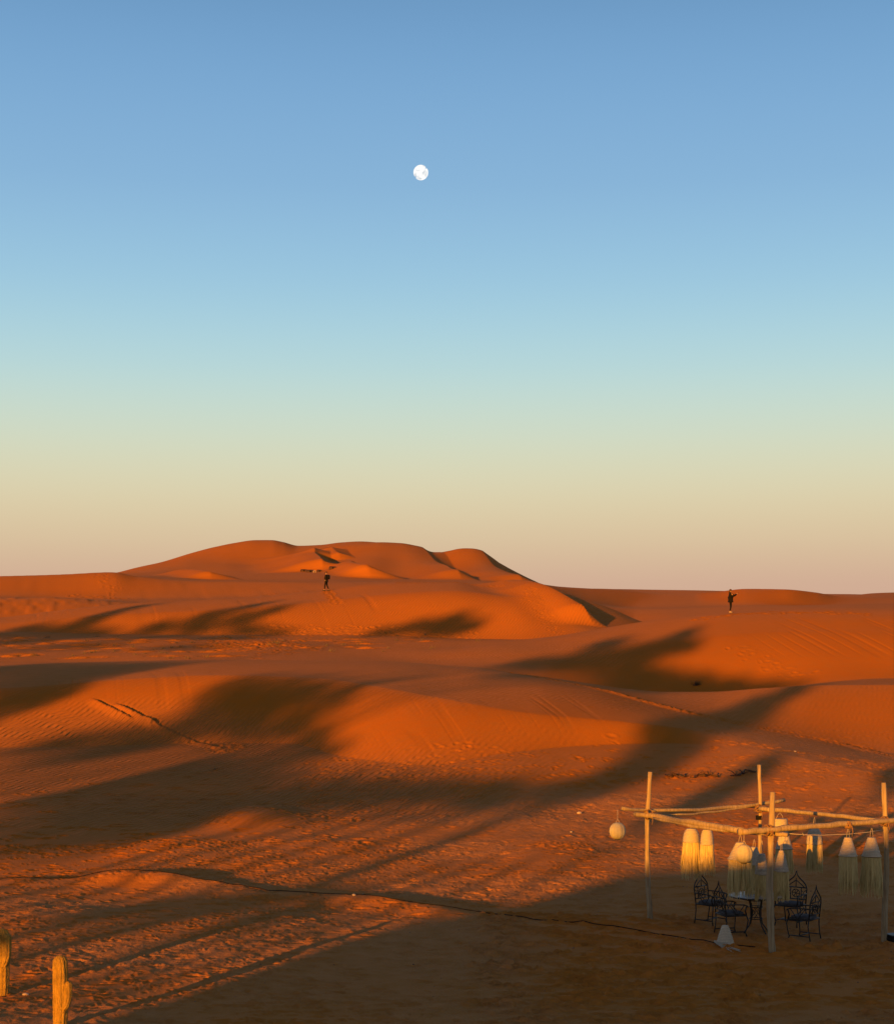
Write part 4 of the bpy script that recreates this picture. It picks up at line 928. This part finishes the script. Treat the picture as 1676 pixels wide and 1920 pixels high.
# facing right, both arms raised in front holding a phone
J1 = dict(base, hipL=(0, .09, .88), hipR=(0, -.09, .88), kneeL=(.03, .08, .48), kneeR=(.02, -.08, .48), ankleL=(-.02, .08, .08), ankleR=(-.06, -.08, .08), toeL=(.12, .09, .03), toeR=(.08, -.10, .03), heelL=(-.06, .08, .03), heelR=(-.10, -.08, .03),
          shoL=(0, .18, 1.38), shoR=(0, -.18, 1.38), elbL=(.25, .17, 1.22), elbR=(.25, -.17, 1.22), wriL=(.44, .07, 1.38), wriR=(.44, -.07, 1.38), palmL=(.50, .045, 1.42), palmR=(.50, -.045, 1.42))
def phone(o, k):
    m = MB(); m.box((.545 * k, 0, 1.46 * k), (.012 * k, .15 * k, .075 * k)); m.build('phone', M['cloth_black'], o, smooth=False)
    m = MB(); c = Vector(J1['neckbase']) * k; m.lathe([(.07 * k, -.06 * k), (.085 * k, .0), (.07 * k, .05 * k), (.05 * k, .045 * k)], 16, c=tuple(c + Vector((-.03 * k, 0, .02 * k)))); m.build('hood', M['cloth_black'], o)
cr1 = {'hem': .175, 'pel': .185, 'wai': .175, 'che': .175, 'nec': .095, 'sho': .095, 'elb': .085, 'wri': .055}
p1 = gpt(1369, 1149)
person(p1, 0.0, 'person in a loose black hooded top and tight black trousers holding up a phone', 1.72, J1, M['cloth_black'], cr1, M['cloth_dark'], M['shoe_pale'], True, phone)
# facing left with a light shirt showing below a dark jacket
J2 = dict(base, hipL=(0, .09, .88), hipR=(0, -.09, .88), kneeL=(.10, .08, .50), kneeR=(-.04, -.08, .49), ankleL=(.14, .08, .10), ankleR=(-.20, -.08, .09), toeL=(.28, .09, .03), toeR=(-.06, -.10, .03), heelL=(.11, .08, .03), heelR=(-.24, -.08, .05),
          shoL=(0, .17, 1.38), shoR=(-.02, -.17, 1.38), elbL=(-.10, .22, 1.12), elbR=(-.12, -.22, 1.12), wriL=(.05, .20, .95), wriR=(.04, -.20, .96), palmL=(.08, .19, .88), palmR=(.07, -.19, .89))
def pack(o, k):
    m = MB()
    for i, (z, s_) in enumerate(((1.02, .7), (1.06, 1), (1.25, 1.05), (1.38, .95), (1.43, .6))):
        for q in range(12):
            a = 2 * math.pi * q / 12; m.v.append(((-.22 + .10 * s_ * math.copysign(abs(math.cos(a)) ** .6, math.cos(a))) * k, .15 * s_ * math.copysign(abs(math.sin(a)) ** .6, math.sin(a)) * k, z * k))
    for i in range(4):
        for q in range(12): m.f.append((i*12+q, i*12+(q+1)%12, (i+1)*12+(q+1)%12, (i+1)*12+q))
    m.f.append(tuple(range(12))[::-1]); m.f.append(tuple(range(48, 60))); m.build('backpack', M['cloth_dark'], o)
    m = MB(); m.lathe([(.155 * k, .98 * k), (.17 * k, .90 * k), (.165 * k, .86 * k)], 18, fn=lambda a, z, i: 1 - .18 * abs(math.cos(a))); m.build('shirt_hem', M['cloth_light'], o)
    m = MB(); m.lathe([(.004, .115), (.06, .105), (.098, .06), (.102, .035)], 16, c=(.01, 0, 1.60)); m.tube([(.08, 0, 1.64), (.17, 0, 1.625)], [.05, .02], 8); m.build('cap', M['cloth_black'], o)
cr2 = {'hem': .15, 'pel': .16, 'wai': .155, 'che': .16, 'nec': .09, 'sho': .08, 'elb': .065, 'wri': .045}
p2 = gpt(612, 1108.5)
person(p2, math.pi - 0.25, 'person in dark jacket and trousers with light shirt hem and backpack, walking on dune crest', 1.76, J2, M['cloth_black'], cr2, M['cloth_dark'], M['shoe_dark'], False, pack)

# ---------------------------------------------------------------- the moon
md = 9000.0
o = bpy.data.objects.new('moon', None)
def moon():
    t = NT('moon_surface'); t.t.nodes.remove(t.b); tc = t.n('ShaderNodeTexCoord'); ge = t.n('ShaderNodeNewGeometry')
    n = t.noise(tc.outputs['Generated'], 2.6, 5, .6); c = t.mix(t.rng(n, .48, .62, 0, 1), (1.0, 1.0, .98), (.62, .66, .70))
    e = t.n('ShaderNodeEmission'); t.l(c, e.inputs['Color']); e.inputs['Strength'].default_value = 1.03 / 2 ** EXPO
    d = t.n('ShaderNodeVectorMath', operation='DOT_PRODUCT'); t.l(ge.outputs['Normal'], d.inputs[0]); d.inputs[1].default_value = Vector((-.60, -.55, .58)).normalized()
    tr = t.n('ShaderNodeBsdfTransparent'); mx = t.n('ShaderNodeMixShader'); t.l(t.rng(d.outputs['Value'], .12, .32, 0, 1), mx.inputs['Fac'])
    t.l(tr.outputs[0], mx.inputs[1]); t.l(e.outputs[0], mx.inputs[2]); t.l(mx.outputs[0], t.out.inputs['Surface']); return t.m
r = 13.9 / F * md; m = MB(); m.lathe([(max(.01, r * math.sin(math.pi * k / 32)), r * math.cos(math.pi * k / 32)) for k in range(33)], 48)
mo = m.build('moon', moon(), None, loc=tuple(W(789, 323.5, md))); tag(mo, 'nearly full white moon high in the blue sky', 'moon')
mo.visible_shadow = True
bpy.data.objects.remove(o)

# ---------------------------------------------------------------- tents at the foot of the far dune
M['tent'] = simple_mat('dark_tent_cloth', (0.05, 0.03, 0.025), (0.09, 0.05, 0.03), .5); M['tent_pale'] = simple_mat('pale_tent_cloth', (0.30, 0.22, 0.17))
for px, py, w, h, mt, lab in [(570, 1071.5, 4, 1.0, 'tent', 'low dark tent at the left end of the far camp row'), (582, 1073, 5, 1.5, 'tent', 'broad dark tent at the foot of the far slip face'),
                              (590, 1073.5, 1.6, 1.3, 'tent_pale', 'small pale tent beside the broad dark tent'), (599, 1072, 3, 1.2, 'tent', 'dark tent right of the small pale tent'),
                              (624, 1066.5, 4, 1.4, 'tent', 'dark tent higher up at the right foot of the slip face')]:
    g = gpt(px, py); o = empty('tent', tuple(g), lab, 'tent', 'far desert camp tents', rz=.2)
    m = MB(); L2, D2 = w / 2, w * .35
    v = [(-L2, -D2, -.6), (L2, -D2, -.6), (L2, D2, -.6), (-L2, D2, -.6), (-L2, -D2, h * .45), (L2, -D2, h * .45), (L2, D2, h * .45), (-L2, D2, h * .45), (-L2 * .8, 0, h), (L2 * .8, 0, h * .94)]
    m.v = v; m.f = [(0, 1, 5, 4), (1, 2, 6, 5), (2, 3, 7, 6), (3, 0, 4, 7), (4, 5, 9, 8), (6, 7, 8, 9), (5, 6, 9), (7, 4, 8)]; m.build('canvas', M[mt], o, smooth=False)
    m = MB(); m.box((0, -D2 - .04, .3), (w * .2, .06, 1.2)); m.build('doorway', M['cloth_black'], o, smooth=False)

# ---------------------------------------------------------------- small things lying on the sand
M['root'] = simple_mat('dark_dead_root', (0.05, 0.03, 0.02), (0.09, 0.05, 0.03), 20, bump=.01); M['stone'] = simple_mat('pale_stone', (0.50, 0.42, 0.35), (0.34, 0.26, 0.20), 9, bump=.02, bscale=14)
M['dry'] = simple_mat('dry_grass', (0.16, 0.12, 0.06), (0.10, 0.08, 0.045), 5)
def branch(px0, py0, px1, py1, seed, label):
    a, b = gpt(px0, py0), gpt(px1, py1); o = empty('dead_branch', tuple(a), label, 'branch'); rn = random.Random(seed); m = MB(); d = b - a; n = 9; P = []
    for k in range(n + 1):
        q = a + d * (k / n) + Vector((rn.uniform(-.08, .08), rn.uniform(-.35, .35), 0)); q.z = ground_z(q.x, q.y) + rn.uniform(.0, .10); P.append(q - a)
    m.tube(P, [.022 + .02 * math.sin(k) ** 2 for k in range(n + 1)], 6, wob=.2, seed=seed); m.build('stem', M['root'], o)
    m = MB()
    for k in range(7):
        i = rn.randrange(1, n); q = P[i]; e = Vector((rn.uniform(-.45, .45), rn.uniform(-.5, .5), rn.uniform(.02, .22))); m.tube([q, q + e * .5 + Vector((0, 0, .05)), q + e], [.018, .012, .005], 5, wob=.2, seed=k)
    m.build('twigs', M['root'], o)
branch(1296, 1460, 1348, 1456, 3, 'dark dead root lying on lit sand between two streaks of shade'); branch(1368, 1454, 1414, 1448, 9, 'dark dead root lying in shade left of the rear post top')
branch(1250, 1457, 1290, 1456, 14, 'thin dead twig left of the dark dead root')
def tuft(g, s, seed, n=60):
    rn = random.Random(seed); m = MB()
    for k in range(n):
        a = rn.uniform(0, 6.28); r_ = rn.uniform(0, .5) * s; q = Vector((r_ * math.cos(a), r_ * math.sin(a), -.03)); l = rn.uniform(.3, .8) * s; e = Vector((rn.uniform(-.5, .7), rn.uniform(-.4, .4), 1)).normalized() * l
        u = Vector((rn.uniform(-1, 1), rn.uniform(-1, 1), 0)).normalized() * .012 * max(1, s); m.quad(q - u, q + u, q + e)
    return m
g = gpt(1305, 1285); o = tuft(g, .55, 5, 90).build('dry_bush', M['root'], None, tuple(g)); tag(o, 'small dark dry bush lying in the shaded hollow of the right dune', 'bush')
rn = random.Random(77); vs_ = []; fs_ = []
for k in range(84):
    px, py = (rn.uniform(-60, 430), rn.uniform(1192, 1236)) if k < 58 else (rn.uniform(430, 900), rn.uniform(1190, 1222))
    if k > 79: px, py = rn.uniform(400, 900), rn.uniform(1430, 1475)
    g = gpt(px, py); t_ = tuft(g, rn.uniform(.18, .5) if py < 1300 else .2, k, 26); n0 = len(vs_); vs_ += [(v_[0] + g.x, v_[1] + g.y, v_[2] + g.z) for v_ in t_.v]; fs_ += [tuple(n0 + i for i in f_) for f_ in t_.f]
m = MB(); m.v = vs_; m.f = fs_; o = m.build('dry_grass', M['dry'], None); tag(o, 'sparse dry grass on the flats behind the near dune', 'grass', kind='stuff')
def stone(px, py, s, seed, label=None, group=None):
    g = flatpt(px, py) if py > 1560 else gpt(px, py); rn = random.Random(seed); m = MB(); n = 9
    prof = [(max(.003, s * math.sin(math.pi * k / 6)), s * .6 * math.cos(math.pi * k / 6)) for k in range(7)]; ph = rn.uniform(0, 6)
    m.lathe(prof, n, fn=lambda a, z, i: 1 + .25 * math.sin(2 * a + ph) + rn.uniform(-.1, .1)); o = m.build('stone', M['stone'], None, (g.x, g.y, g.z + s * .25)); tag(o, label, 'stone', group)
stone(1086, 1563, .075, 1, 'larger pale stone on rough sand left of the globe lantern'); stone(1071, 1560, .045, 2, 'smaller pale stone just left of the larger pale stone'); stone(1490, 1410, .05, 3, 'white stone alone on the lit sand behind the rear post')
stone(49, 1863, .045, 4, 'pale stone at the foot of the left cactus'); stone(664, 1689, .05, 5, 'pale stone beside the cable near the middle'); stone(680, 1686, .04, 6, 'small pale stone right beside another near the cable')
vs_ = []; fs_ = []
for k in range(420):
    px, py = rn.uniform(60, 1676), rn.uniform(1445, 1880)
    g = flatpt(px, py) if py > 1560 else gpt(px, py); s_ = rn.uniform(.008, .024); n0 = len(vs_); w3 = [rn.uniform(.6, 1.2) for _ in range(6)]
    for q, (a_, b_, c_) in enumerate(((1, 0, 0), (-1, 0, 0), (0, 1, 0), (0, -1, 0), (0, 0, .7), (0, 0, -.5))): vs_.append((g.x + a_ * s_ * w3[q], g.y + b_ * s_ * w3[q], g.z + s_ * .3 + c_ * s_ * w3[q]))
    fs_ += [tuple(n0 + i for i in f_) for f_ in ((0, 2, 4), (2, 1, 4), (1, 3, 4), (3, 0, 4), (2, 0, 5), (1, 2, 5), (3, 1, 5), (0, 3, 5))]
m = MB(); m.v = vs_; m.f = fs_; o = m.build('pebbles', simple_mat('pebble', (0.30, 0.20, 0.13), (0.10, 0.06, 0.04), 1.2), None, smooth=False); tag(o, 'tiny pebbles and litter scattered over the trampled sand', 'pebbles', kind='stuff')
